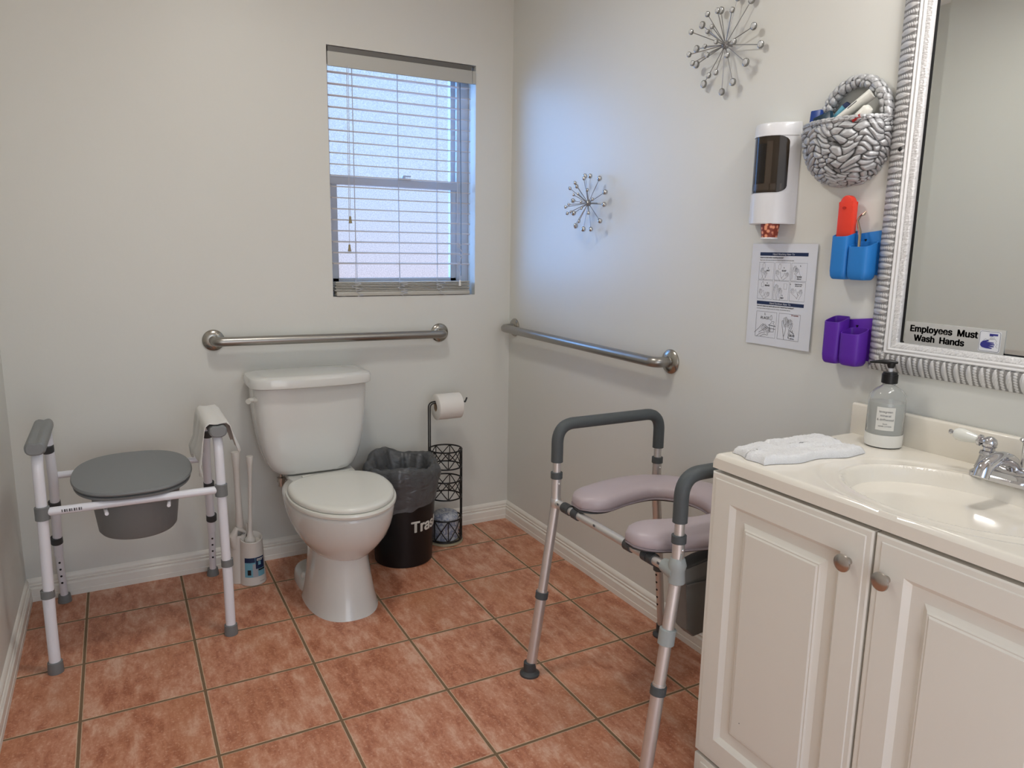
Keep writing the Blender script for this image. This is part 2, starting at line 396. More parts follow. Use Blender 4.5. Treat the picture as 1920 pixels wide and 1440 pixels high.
def lathe(bm, prof, loc, axis='Z', seg=32, mi=0, rot=None, sx=1, sy=1):
    rings = []
    for r, z in prof:
        r = max(r, 1e-5)
        rings.append([Vector((r*sx*math.cos(2*math.pi*k/seg), r*sy*math.sin(2*math.pi*k/seg), z)) for k in range(seg)])
    Mx = Matrix.Identity(3)
    if axis == 'X': Mx = Matrix(((0, 0, 1), (0, 1, 0), (-1, 0, 0)))
    if axis == '-X': Mx = Matrix(((0, 0, -1), (0, 1, 0), (1, 0, 0)))
    if axis == '-Y': Mx = Matrix(((1, 0, 0), (0, 0, -1), (0, 1, 0)))
    if rot is not None: Mx = rot
    loc = Vector(loc)
    return loft(bm, [[loc+Mx @ p for p in rg] for rg in rings], True, mi)
def axis_rot(d):
    return Vector(d).normalized().to_track_quat('Z', 'Y').to_matrix()
def sring(cx, cy, z, a, bf, bb, ex=2.0, n=48, exb=None):
    """superellipse ring: front (towards -y) half length bf, back bb, half width a"""
    out = []
    for k in range(n):
        t = 2*math.pi*k/n; c, s = math.cos(t), math.sin(t)
        e_ = ex if s < 0 else (exb or ex)
        x = a*math.copysign(abs(c)**(2/e_), c); y = math.copysign(abs(s)**(2/e_), s)*(bf if s < 0 else bb)
        out.append(Vector((cx+x, cy+y, z)))
    return out
def prism(bm, poly, d0, d1, frame, bev=0.0, seg=2, mi=0):
    """poly (u,v); frame=(origin,U,V,W)"""
    o, U, V, W = [Vector(q) for q in frame]
    a = [bm.verts.new(o+U*p[0]+V*p[1]+W*d0) for p in poly]; b = [bm.verts.new(o+U*p[0]+V*p[1]+W*d1) for p in poly]
    n = len(poly); fs = [bm.faces.new(a[::-1]), bm.faces.new(b)]
    for k in range(n): fs.append(bm.faces.new((a[k], a[(k+1) % n], b[(k+1) % n], b[k])))
    for f in fs: f.material_index = mi
    if bev > 0:
        es = list(set(list(fs[0].edges)+list(fs[1].edges)))
        bmesh.ops.bevel(bm, geom=es, offset=bev, segments=seg, profile=0.5, affect='EDGES')
def rrect(w, h, r, n=6):
    out = []
    for cx, cy, a0 in ((w/2-r, h/2-r, 0), (-w/2+r, h/2-r, 90), (-w/2+r, -h/2+r, 180), (w/2-r, -h/2+r, 270)):
        for k in range(n+1):
            a = R(a0+90*k/n); out.append((cx+r*math.cos(a), cy+r*math.sin(a)))
    return out
def text_into(bm, s, size, frame, mi=0, bold=0.0, **k):
    if bold <= 0: return text_once(bm, s, size, frame, mi, **k)
    w = k.pop('warp', None); o = Vector(frame[0])
    for dx, dy in ((-1, 0), (1, 0), (0, -.6), (0, .6), (0, 0), (-.7, .5), (.7, -.5), (.7, .5), (-.7, -.5)):
        if w: text_once(bm, s, size, frame, mi, warp=lambda x, y, z: w(x+dx*bold, y+dy*bold, z), **k)
        else: text_once(bm, s, size, (o+Vector(frame[1])*dx*bold+Vector(frame[2])*dy*bold, frame[1], frame[2], frame[3]), mi, **k)
FONT = None
try:    # the upright sans that ships inside Blender; its built-in face stands in if it is missing
    import os
    FONT = bpy.data.fonts.load(os.path.join(bpy.utils.system_resource('DATAFILES'), 'fonts', 'Inter.woff2'))
except Exception: FONT = None
def text_once(bm, s, size, frame, mi=0, ext=0.0002, align='CENTER', warp=None, sx=1.0, res=3):
    cu = bpy.data.curves.new('t', 'FONT'); cu.body = s; cu.size = size*(1.12 if FONT else 1); cu.extrude = ext
    if FONT: cu.font = FONT
    cu.align_x = align; cu.resolution_u = res
    ob = bpy.data.objects.new('t', cu); COL.objects.link(ob)
    dg = bpy.context.evaluated_depsgraph_get(); me = ob.evaluated_get(dg).to_mesh()
    o, U, V, W = [Vector(q) for q in frame]
    vs = []
    for v in me.vertices:
        c = v.co
        vs.append(bm.verts.new(warp(c.x*sx, c.y, c.z) if warp else o+U*(c.x*sx)+V*c.y+W*c.z))
    for p in me.polygons:
        try:
            f = bm.faces.new([vs[i] for i in p.vertices]); f.material_index = mi
        except ValueError: pass
    bpy.data.objects.remove(ob); bpy.data.curves.remove(cu)
def stroke(bm, pts, w, frame, d=0.0003, mi=0):
    o, U, V, W = [Vector(q) for q in frame]
    pts = [Vector((p[0], p[1])) for p in pts]
    L = []
    for i, p in enumerate(pts):
        t = (pts[min(i+1, len(pts)-1)]-pts[max(i-1, 0)])
        if t.length < 1e-9: t = Vector((1, 0))
        t.normalize(); nn = Vector((-t.y, t.x))*w/2
        L.append((p+nn, p-nn))
    def P(q, dd): return o+U*q.x+V*q.y+W*dd
    top = [(bm.verts.new(P(a, d)), bm.verts.new(P(b, d))) for a, b in L]
    for (a, b), (c, e_) in zip(top, top[1:]):
        bm.faces.new((a, b, e_, c)).material_index = mi
def voronoi(u, v, jit, seed=1):
    """u,v arrays in cell units; returns (d1, edge)"""
    rs = np.random.RandomState(seed); tab = rs.rand(64, 64, 2)
    iu = np.floor(u).astype(int); iv = np.floor(v).astype(int)
    d1 = np.full(u.shape, 9.0); d2 = np.full(u.shape, 9.0)
    for a in (-2, -1, 0, 1, 2):
        for b in (-2, -1, 0, 1, 2):
            ci, cj = iu+a, iv+b
            p = tab[ci % 64, cj % 64]
            px = ci+0.5+(p[..., 0]-0.5)*jit; py = cj+0.5+(p[..., 1]-0.5)*jit
            d = np.sqrt((u-px)**2+(v-py)**2)
            m = d < d1; d2 = np.where(m, d1, np.minimum(d2, d)); d1 = np.where(m, d, d1)
    return d1, d2-d1
def grid_mesh(bm, P, closed_u=False, mi=0, flip=False):
    nu, nv = len(P), len(P[0])
    V = [[bm.verts.new(p) for p in row] for row in P]
    for i in range(nu if closed_u else nu-1):
        for j in range(nv-1):
            a, b, c, d = V[i][j], V[(i+1) % nu][j], V[(i+1) % nu][j+1], V[i][j+1]
            f = bm.faces.new((a, b, c, d) if not flip else (d, c, b, a)); f.material_index = mi
    return V
def set_attr(o, name, vals):
    at = o.data.attributes.new(name, 'FLOAT', 'POINT'); at.data.foreach_set('value', np.asarray(vals, dtype=np.float32))

# ================================================================ the room
XL, YF, ZC = -1.923, -3.45, 2.44
WX0, WX1, WZ0, WZ1 = -0.802, -0.175, 1.058, 2.008
T = 0.13
bm = BM(); box(bm, XL-T, T, YF-T, T, -0.08, 0.0); struct('floor', bm, M_tile, smooth=False)
bm = BM(); box(bm, XL-T, T, YF-T, T, ZC, ZC+0.08); struct('ceiling', bm, M_ceil, smooth=False)
bm = BM(); box(bm, XL-T, XL, YF-T, T, 0, ZC); struct('wall_left', bm, M_wall, smooth=False)
bm = BM(); box(bm, 0, T, YF-T, T, 0, ZC); struct('wall_right', bm, M_wall, smooth=False)
bm = BM(); box(bm, XL, -1.85, YF-T, YF, 0, ZC); box(bm, -.45, 0, YF-T, YF, 0, ZC); box(bm, -1.85, -.45, YF-T, YF, 2.05, ZC); struct('wall_front', bm, M_wall, smooth=False)  # unseen wall; its opening is added to let the fill light in
bm = BM()
box(bm, XL, WX0, 0, T, 0, ZC); box(bm, WX1, 0, 0, T, 0, ZC); box(bm, WX0, WX1, 0, T, 0, WZ0); box(bm, WX0, WX1, 0, T, WZ1, ZC)
struct('wall_back', bm, M_wall, smooth=False)

prof = [(0, 0), (.0150, 0), (.0150, .018), (.0135, .020), (.0135, .046), (.0120, .049), (.0085, .052), (.0105, .056), (.0110, .060), (.0070, .063), (.0085, .068), (.0080, .073), (.0045, .079), (.0015, .083), (0, .084)]
def baseboard(name, fn, s0, s1):
    b = BM(); rings = [[Vector(fn(s, t, z)) for t, z in prof] for s in (s0, s1)]
    loft(b, rings); bmesh.ops.recalc_face_normals(b, faces=b.faces)
    struct(name, b, M_trim, angle=25)
baseboard('baseboard_back', lambda s, t, z: (s, -t, z), XL, 0)
baseboard('baseboard_right', lambda s, t, z: (-t, s, z), -1.82, 0)
baseboard('baseboard_left', lambda s, t, z: (XL+t, s, z), YF, 0)

# window unit
b = BM()
fy0, fy1 = 0.075, 0.125
for (x0, x1, z0, z1) in ((WX0, WX0+.022, WZ0, WZ1), (WX1-.055, WX1, WZ0, WZ1), (WX0, WX1, WZ0, WZ0+.055), (WX0, WX1, WZ1-.028, WZ1)):
    box(b, x0, x1, fy0, fy1, z0, z1, 0.002)
box(b, WX1-.075, WX1-.055, .095, fy1, WZ0, WZ1, 0.001)
win = struct('window_1', b, M_winf)
b = BM(); zm = 1.505
for (x0, x1, z0, z1) in ((WX0+.02, WX0+.048, WZ0+.05, zm), (WX1-.083, WX1-.055, WZ0+.05, zm), (WX0+.02, WX1-.055, WZ0+.05, WZ0+.072)):
    box(b, x0, x1, .078, .098, z0, z1, 0.002)
box(b, WX0+.018, WX1-.053, .066, .100, zm-.002, zm+.030, 0.003)
link_mesh('lower_sash', b, M_winf, win)
b = BM(); box(b, WX0+.30, WX0+.36, .060, .085, zm+.030, zm+.036, .001); lathe(b, [(.001, 0), (.008, .0), (.008, .008), (.001, .009)], (WX0+.33, .075, zm+.036)); box(b, WX0+.325, WX0+.36, .068, .076, zm+.042, zm+.048, .001)
link_mesh('sash_lock', b, M_winf, win)
b = BM(); quad(b, (WX0+.045, .088, WZ0+.07), (WX1-.080, .088, WZ0+.07), (WX1-.080, .088, zm), (WX0+.045, .088, zm)); link_mesh('lower_pane', b, M_frost, win)
b = BM(); quad(b, (WX0+.02, .110, zm), (WX1-.073, .110, zm), (WX1-.073, .110, WZ1-.02), (WX0+.02, .110, WZ1-.02)); link_mesh('upper_pane', b, M_frost, win)

# blind
bl = thing('window_blind', 'white horizontal slatted blind hanging in the window above the toilet', 'blind', ((WX0+WX1)/2, .02, WZ0))
bx0, bx1 = WX0+.006, WX1-.012
b = BM(); box(b, bx0, bx1-.004, .004, .046, 1.948, 2.0065, .002); link_mesh('headrail', b, mat('headrail_gap_shade', (.16, .155, .145), .5), bl)  # coloured dark to stand in for shade in the gap above the valance
b = BM(); box(b, WX0+.002, WX1-.020, -.008, .000, 1.932, 1.984, .0015); box(b, WX1-.018, WX1-.003, -.008, .012, 1.934, 1.984, .0015); link_mesh('valance', b, mat('valance_vinyl', (0.50, 0.50, 0.46), 0.5), bl)
zs = [1.918-.0427*i for i in range(18)]
for i, z in enumerate(zs):
    b = BM(); n = 6; P = []
    tilt = 0.004
    for xx in (bx0, bx1-.012):
        P.append([Vector((xx, .000+.048*k/n, z+.0020*math.sin(math.pi*k/n)+tilt*(k/n-.5))) for k in range(n+1)])
    top = grid_mesh(b, P)
    P2 = [[p-Vector((0, 0, .0022)) for p in row] for row in P]
    low = grid_mesh(b, P2, flip=True)
    for k in range(n):
        for q in (0, 1):
            b.faces.new((top[q][k], top[q][k+1], low[q][k+1], low[q][k]))
    for k in (0, n): b.faces.new((top[0][k], top[1][k], low[1][k], low[0][k]))
    bmesh.ops.recalc_face_normals(b, faces=b.faces)
    link_mesh('slat', b, M_slat, bl, angle=60)
M_stack = mat('stacked_slat_vinyl', (0.50, 0.49, 0.44), 0.5)
for i in range(6):
    z = 1.080+.0066*i
    b = BM(); box(b, bx0+.004+.002*(i % 2), bx1-.014-.003*((i+1) % 2), -.004+.0015*(i % 3), .044, z, z+.0042, .001); link_mesh('stacked_slat', b, M_stack, bl)
b = BM(); box(b, bx0+.008, bx1-.014, -.006, .044, 1.0605, 1.0785, .003); link_mesh('bottom_rail', b, M_stack, bl)
for xx in (-0.700, -0.515, -0.345):
    b = BM()
    for dx, yy in ((-.006, -.001), (.010, .049)):
        tube(b, [(xx+dx, yy, 1.95), (xx+dx, yy, 1.30), (xx+dx*1.4, yy, 1.07)], .0011, 6)
    for z in zs: tube(b, [(xx-.006, -.001, z-.002), (xx+.010, .049, z-.002)], .0007, 5)
    rr = random.Random(int(xx*-1000)); p = Vector((xx, -.008, 1.115)); pts = [p.copy()]
    for k in range(14):
        p = Vector((xx+rr.uniform(-.03, .03), -.008-rr.uniform(0, .006), 1.115-.055*k/13)); pts.append(p.copy())
    tube(b, smooth_path(pts, .02, 4), .0011, 5)
    link_mesh('ladder_cord', b, M_cord, bl)
for xx, zt in ((-.728, 1.372), (-.734, 1.262)):
    b = BM(); tube(b, [(xx+.006, -.010, 1.94), (xx+.003, -.012, 1.6), (xx, -.012, zt)], .0011, 6); link_mesh('pull_cord', b, M_cord, bl)
    b = BM(); lathe(b, [(.002, .010), (.004, .008), (.0042, .0), (.0065, -.014), (.0075, -.017), (.001, -.018)], (xx, -.012, zt-.006), seg=14); link_mesh('tassel', b, M_tassel, bl)
b = BM(); tube(b, [(-.250, -.004, 1.93), (-.246, -.008, 1.5), (-.246, -.010, 1.14)], .0022, 8); link_mesh('tilt_wand', b, mat('clear_wand', (.10, .16, .24), .2), bl)
b = BM(); rr = random.Random(3); pts = [(-.262, -.006, 1.93), (-.262, -.010, 1.32)]
for k in range(26): pts.append((-.257+rr.uniform(-.017, .017), -.014-rr.uniform(0, .012), 1.28-.09*k/25+rr.uniform(-.018, .018)))
pts += [(-.254, -.012, 1.16), (-.252, -.012, 1.12)]
tube(b, smooth_path(pts, .02, 4), .0014, 5); link_mesh('knotted_cord', b, M_cord, bl)
b = BM(); lathe(b, [(.002, .010), (.0042, .008), (.0055, -.014), (.001, -.015)], (-.252, -.012, 1.112), seg=12); link_mesh('tassel', b, M_trim, bl)

# ================================================================ grab bars
def grab_bar(label, P):
    """P(s, d, z): s along the wall, d off the wall"""
    c = P(.46, 0, .90)
    t = thing('grab_bar', label, 'grab bar', c, 'steel grab bars on the walls')
    b = BM(); z = .898
    tube(b, smooth_path([P(0, .002, z), P(0, .062, z), P(.915, .062, z), P(.915, .002, z)], .05, 8), .0175, 20); link_mesh('bar', b, M_steel, t)
    for s in (0, .915):
        b = BM(); ctr = Vector(P(s, 0, z)); d = Vector(P(s, 1, z))-ctr
        lathe(b, [(.040, 0), (.040, .004), (.036, .009), (.024, .013), (.0185, .014), (.018, .015)], ctr, rot=axis_rot(d), seg=36); link_mesh('flange', b, M_steeld, t)
    return t
grab_bar('brushed steel grab bar on the back wall above the toilet tank', lambda s, d, z: Vector((-1.259+s, -d, z+.006-.008*s)))
grab_bar('brushed steel grab bar on the right wall above the padded commode chair', lambda s, d, z: Vector((-d, -.055-s*1.16, z+.014-.006*s)))

# ================================================================ toilet
TX = -0.920
toi = thing('toilet', 'white two-piece toilet with closed lid under the window', 'toilet', (TX, -.40, 0))
b = BM()
secs = [(0.0, -.43, .126, .222, .14, 2.4), (.012, -.43, .122, .218, .14, 2.4), (.05, -.43, .115, .208, .13, 2.3), (.12, -.43, .105, .192, .13, 2.3), (.18, -.43, .099, .185, .14, 2.2), (.215, -.43, .102, .185, .15, 2.1)]
loft(b, [sring(TX-.008, cy, z, a, bf, bb, ex) for z, cy, a, bf, bb, ex in secs])
link_mesh('pedestal', b, M_porc, toi, angle=50)
b = BM()
secs = [(.165, -.44, .050, .10, .12), (.185, -.44, .085, .150, .17), (.212, -.44, .112, .190, .22), (.245, -.445, .137, .222, .24), (.28, -.45, .157, .248, .26), (.315, -.45, .170, .266, .28), (.345, -.45, .177, .276, .29), (.375, -.45, .1805, .280, .30), (.388, -.45, .180, .279, .30), (.392, -.45, .174, .272, .295)]
loft(b, [sring(TX, cy, z, a, bf, bb, 2.1, exb=2.6) for z, cy, a, bf, bb in secs])
link_mesh('bowl', b, M_porc, toi, angle=60)
b = BM()
loft(b, [sring(TX, -.17, z, a, .13, .13, 4.0) for z, a in ((.20, .060), (.26, .075), (.32, .10), (.37, .125), (.392, .130), (.398, .126))])
link_mesh('tank_shelf', b, M_porc, toi, angle=50)
b = BM()
rg = []
for z, s in ((0, 1), (.012, 1), (.034, .97), (.044, .90), (.046, .80)):
    rg.append(sring(TX-.004, -.28, z, .122*s, .135*s, .13*s, 3.2))
loft(b, rg); link_mesh('base_foot', b, M_porc, toi, angle=50)
for sgn in (-1, 1):
    b = BM(); lathe(b, [(.014, 0), (.014, .010), (.011, .018), (.005, .021), (.0005, .022)], (TX-.004+sgn*.100, -.325, .043), seg=20); link_mesh('bolt_cap', b, M_porc, toi)
b = BM(); TK = -.941
secs = [(.400, .118, .150, .004), (.408, .140, .172, .002), (.425, .160, .180, 0), (.455, .176, .184, 0), (.50, .189, .188, 0), (.56, .200, .191, 0), (.64, .209, .194, 0), (.70, .213, .196, 0), (.745, .214, .197, 0)]
loft(b, [sring(TK, -.120, z, a, (bf)/2, (bf)/2, 5.0, n=64) for z, a, bf, _ in secs]); link_mesh('tank', b, M_porc, toi, angle=40)
b = BM(); rg = []
for z, a, q in ((.742, .220, .222), (.746, .226, .232), (.770, .228, .236), (.780, .224, .230), (.785, .212, .215), (.787, .19, .19)):
    base = sring(TK, -.124, z, a, q/2, q/2, 6.0, n=72)
    for p in base:
        if p.y < -.124: p.y -= .016*(1-((p.x-TK)/a)**2)
    rg.append(base)
loft(b, rg); link_mesh('tank_lid', b, M_porc, toi, angle=40)
b = BM(); tube(b, smooth_path([(-1.140, -.185, .700), (-1.166, -.190, .703), (-1.176, -.205, .700)], .01, 4), [.009]*3+[.0085]*3+[.010], 12); lathe(b, [(.011, 0), (.012, .004), (.004, .012)], (-1.148, -.186, .701), axis='-X', seg=18)
link_mesh('flush_lever', b, M_whitet, toi)
b = BM(); tube(b, [(-1.062, -.15, .43), (-1.062, -.15, .37)], .006, 8); lathe(b, [(.012, 0), (.012, .018), (.016, .018), (.016, .034), (.007, .036)], (-1.062, -.15, .350), seg=12)
link_mesh('supply_valve', b, M_knob, toi)
def seat_outline(z, s, yo=0.0, n=64):
    out = []
    for k in range(n):
        t = 2*math.pi*k/n; c, sn = math.cos(t), math.sin(t)
        if sn < 0: x = (.184*s)*math.copysign(abs(c)**(2/2.0), c); y = -.262*s*abs(sn)**(2/2.05)
        else: x = (.184*s)*math.copysign(abs(c)**(2/2.4), c); y = .185*s*abs(sn)**(2/2.8)
        out.append(Vector((TX+x*.985, -.478+yo+y, z)))
    return out
b = BM(); loft(b, [seat_outline(.392, .985), seat_outline(.394, 1.0), seat_outline(.402, 1.01), seat_outline(.408, 1.0), seat_outline(.409, .97)]); link_mesh('seat_ring', b, M_seatw, toi)
b = BM(); loft(b, [seat_outline(.410, .93), seat_outline(.411, .962), seat_outline(.418, .972), seat_outline(.424, .963), seat_outline(.428, .93), seat_outline(.430, .86), seat_outline(.431, .6)]); link_mesh('lid', b, M_seatw, toi, angle=50)
for sgn in (-1, 1):
    b = BM(); box(b, TX+sgn*.07-.02, TX+sgn*.07+.02, -.292, -.262, .392, .418, .005); link_mesh('hinge', b, M_seatw, toi)

# ================================================================ white commode chair (left)
wc = thing('commode_chair', 'white framed commode chair with closed grey lid in the left corner', 'commode chair', (-1.56, -.32, 0))
XLc, XRc = -1.800, -1.322
ym, zr = -.565, .500
for x, xf in ((XLc, -1.808), (XRc, -1.316)):
    # side frame
    b = BM(); s = -1 if x < -1.6 else 1
    ctr = .5*(x)
    pts = smooth_path([(xf+.000, -.556, .115), (x, ym, zr), (x, ym+.004, .672), (x-s*.004, -.242, .664), (x-s*.006, -.21, .50), (xf, -.115, .20)], [.1, .055, .035, .03], 8)
    tube(b, pts, .0145, 16); link_mesh('side_frame', b, M_white, wc)
    # front leg extension
    b = BM(); tube(b, [(xf, -.556, .01), (xf, -.557, .24)], .0155, 16); link_mesh('front_leg', b, M_white, wc)
    b = BM(); tube(b, [(xf, -.058, .01), (xf, -.125, .25)], .0122, 16)
    for k in range(5): lathe(b, [(.0036, 0), (.0036, .0132), (.0001, .0133)], (xf, -.058-.268*(.085+.028*k), .085+.028*k), axis='-Y', seg=10, mi=1)
    link_mesh('rear_leg', b, [M_white, M_black], wc)
    for z, yy in ((.250, -.557), (.0, -.556)):
        b = BM()
        if z > 0: lathe(b, [(.0165, 0), (.0185, .001), (.0185, .024), (.0165, .025)], (xf, yy, z-.012), seg=20); link_mesh('clip_ring', b, M_grey, wc)
        else: lathe(b, [(.021, 0), (.0215, .004), (.0200, .034), (.0165, .036)], (xf, yy, 0), seg=20); link_mesh('rubber_foot', b, M_grey, wc)
    b = BM(); lathe(b, [(.022, 0), (.022, .004), (.0185, .028), (.014, .030)], (xf, -.058, 0), seg=20); link_mesh('rubber_foot', b, M_grey, wc)
    d = Vector((0, .07, -.25)).normalized()
    for (yy, zz, rr_) in ((-.1345, .260, .0182), (-.1785, .400, .0182), (-.2330, .606, .0190)):
        b = BM(); p = Vector((xf if zz < .3 else x, yy, zz)); lathe(b, [(rr_-.003, -.013), (rr_, -.012), (rr_, .012), (rr_-.003, .013)], p, rot=axis_rot((0, -.30, 1)), seg=20); link_mesh('collar', b, M_dgrey, wc)
    b = BM(); lathe(b, [(.0165, 0), (.019, .001), (.019, .038), (.0165, .040)], (x, ym, zr-.022), seg=20); link_mesh('joint_sleeve', b, M_grey, wc)
    # arm pad, two rounded lobes along the top
    b = BM(); rg = []
    for y, s_ in ((-.585, .78), (-.582, .93), (-.574, 1.0), (-.43, 1.0), (-.268, 1.0), (-.254, .9), (-.249, .5)):
        ring = []
        for k in range(28):
            t = 2*math.pi*k/28; c, sn = math.cos(t), math.sin(t)
            xx = .0265*math.copysign(abs(c)**.75, c); zz = .0205*math.copysign(abs(sn)**.8, sn)
            if sn > 0: zz -= .006*math.exp(-(xx/.010)**2)
            ring.append(Vector((x+xx*s_, y, .691+zz*s_)))
        rg.append(ring)
    loft(b, rg); link_mesh('arm_pad', b, M_greyl, wc)
# rails
b = BM(); tube(b, [(XLc, ym, zr), (XRc, ym, zr)], .0120, 16)
for x0, x1 in ((-1.655, -1.640), (-1.46, -1.475)):
    tube(b, [(x0, -.40, .484), (x1, -.590, .478)], .0055, 8)
link_mesh('front_rail', b, M_white, wc)
b = BM(); tube(b, [(XLc-.002, -.198, zr+.004), (XRc+.002, -.198, zr+.004)], .0115, 16); link_mesh('rear_rail', b, M_white, wc)
# rail marking
b = BM()
for k in range(9): box(b, -1.752+.006*k, -1.7495+.006*k+.0015*(k % 2), ym-.0125, ym-.0118, zr-.003, zr+.005)
link_mesh('rail_marking', b, M_inkg, wc)
# seat and lid
LC = -1.563
def lid_ring(z, s, tilt=.055, n=72, cy=-.398):
    out = []
    for k in range(n):
        t = 2*math.pi*k/n; c, sn = math.cos(t), math.sin(t)
        x = .166*s*math.copysign(abs(c)**(2/2.6), c); y = .192*math.copysign(abs(sn)**(2/2.3), sn)*s
        out.append(Vector((LC+x, cy+y, z+tilt*(y+.2))))
    return out
b = BM(); loft(b, [lid_ring(.512, .97), lid_ring(.513, 1.0), lid_ring(.520, 1.01), lid_ring(.523, .98)]); link_mesh('seat_ring', b, M_grey, wc)
b = BM(); loft(b, [lid_ring(.526, .97), lid_ring(.527, 1.02), lid_ring(.532, 1.035), lid_ring(.537, 1.02), lid_ring(.538, .97), lid_ring(.539, .5)]); link_mesh('seat_lid', b, M_greyl, wc)
b = BM()
def bk(z, s): return [Vector((LC+.005+.137*s*math.cos(2*math.pi*k/48), -.395+.150*s*math.sin(2*math.pi*k/48), z)) for k in range(48)]
loft(b, [bk(.357, .70), bk(.359, .78), bk(.367, .825), bk(.48, .93), bk(.495, .95), bk(.498, 1.05), bk(.508, 1.05)]); link_mesh('bucket', b, M_grey, wc)

# white cloth draped over the right arm pad
b = BM(); prof2 = []
ax = XRc
path = [(-.050, -.125), (-.052, -.10), (-.045, -.07), (-.041, -.035), (-.038, -.005), (-.034, .012), (-.024, .0225), (-.010, .020), (0, .0175), (.010, .020), (.024, .0225), (.034, .012), (.040, -.008), (.048, -.035), (.058, -.065), (.062, -.078)]
P = []
rr = random.Random(5)
ys = np.linspace(-.575, -.285, 22)
for i, y in enumerate(ys):
    row = []
    for j, (dx, dz) in enumerate(path):
        sag = abs(dz) if dz < 0 else 0
        w = .010*math.sin(i*.9+j*.3)*min(1, sag/.05)
        ln = 1.0+ (0.18*math.sin(i*.35+1) if dx < 0 else .15*math.sin(i*.5)) * (sag/.12)
        row.append(Vector((ax+dx*1.02+w*(.6 if dx > 0 else -.6)-(.0 if dz > -.09 else .010*(i/22)), y+.006*math.sin(j*1.7), .691+dz*ln+.0015)))
    P.append(row)
P2 = [[p+Vector(((-.0012 if p.x < ax-.03 else (.0012 if p.x > ax+.03 else 0)), 0, .0025)) for p in row] for row in P]
V1 = grid_mesh(b, P); V2 = grid_mesh(b, P2, flip=True)
nu, nv = len(P), len(P[0])
for i in range(nu-1):
    for j in (0, nv-1): b.faces.new((V1[i][j], V1[i+1][j], V2[i+1][j], V2[i][j]))
for j in range(nv-1):
    for i in (0, nu-1): b.faces.new((V1[i][j], V1[i][j+1], V2[i][j+1], V2[i][j]))
bmesh.ops.recalc_face_normals(b, faces=b.faces)
tag(link_mesh('draped_cloth', b, M_clothw, origin=(ax, -.42, .69), angle=80), 'small white cloth draped over the right armrest of the white commode chair', 'cloth')

# ================================================================ aluminium padded commode (right)
pc = thing('commode_chair', 'aluminium commode chair with mauve horseshoe seat beside the vanity', 'commode chair', (-.30, -1.47, 0))
YA, YB = -1.208, -1.738
xf_, xb_ = -.482, -.112
zj = .532
for y, s in ((YA, 1), (YB, -1)):
    yo = y+s*.006
    for xj, xft, nm in ((xf_, -.555, 'front_leg'), (xb_, -.050, 'rear_leg')):
        b = BM()
        foot = Vector((xft, yo, .0)); top = Vector((xj, y, zj))
        mid = foot.lerp(top, .47)
        tube(b, [mid, foot.lerp(top, .9), top, Vector((xj, y, .612))], .0142, 16); link_mesh(nm, b, M_alu, pc)
        b = BM(); tube(b, [foot.lerp(top, .03), foot.lerp(top, .5)], .0160 if nm == 'front_leg' else .0125, 16)
        if nm == 'rear_leg':
            for k in range(5):
                p = foot.lerp(top, .22+.05*k); lathe(b, [(.0036, 0), (.0036, .0134), (.0001, .0135)], p, axis='-X', seg=10, mi=1)
        link_mesh('leg_extension', b, [M_alu, M_black], pc)
        b = BM(); lathe(b, [(.0165, -.011), (.0190, -.010), (.0190, .010), (.0165, .011)], mid, rot=axis_rot(top-foot), seg=20); link_mesh('collar', b, M_foam, pc)
        b = BM(); lathe(b, [(.0295, 0), (.0295, .006), (.022, .011), (.0190, .014), (.0185, .040), (.0160, .041)], foot, seg=24); link_mesh('rubber_foot', b, M_dgrey, pc)
        b = BM(); tube(b, [(xj, y, .60), (xj, y, .668)], .0118, 14)
        lathe(b, [(.0035, 0), (.0035, .002), (.002, .0035), (.0001, .004)], (xj, y-.0142, .592), axis='-Y', seg=10); link_mesh('inner_tube', b, M_alu, pc)
        b = BM(); lathe(b, [(.0140, -.009), (.0172, -.008), (.0172, .010), (.0140, .011)], (xj, y, .614), seg=20); link_mesh('collar', b, M_foam, pc)
        b = BM(); lathe(b, [(.0148, -.014), (.0162, -.010), (.0162, .010), (.0148, .014)], (xj, y, zj), seg=18); link_mesh('joint', b, M_alu, pc)
    b = BM()
    tube(b, smooth_path([(xf_, y, .655), (xf_, y, .765), (xb_, y, .765), (xb_, y, .655)], .060, 10), .0172, 18); link_mesh('foam_handle', b, M_foam, pc)
# cross bars and side bars
for x, nm in ((xf_, 'front_bar'), (xb_, 'rear_bar')):
    b = BM(); tube(b, [(x, YA, zj), (x, YB, zj)], .0118, 16); link_mesh(nm, b, M_alu, pc)
    for yy in (-1.262, -1.278, -1.318, -1.560, -1.628, -1.650):
        b = BM(); wdt = .009 if yy not in (-1.318, -1.560) else .013
        tube(b, [(x, yy-wdt, zj), (x, yy+wdt, zj)], .0152, 14); link_mesh('bar_clamp', b, M_dgrey, pc)
    for yy in (-1.237, -1.42, -1.685):
        b = BM(); box(b, x-.0128, x-.0116, yy-.004, yy+.004, zj+.002, zj+.008, .0003); link_mesh('bar_mark', b, M_inkg, pc)
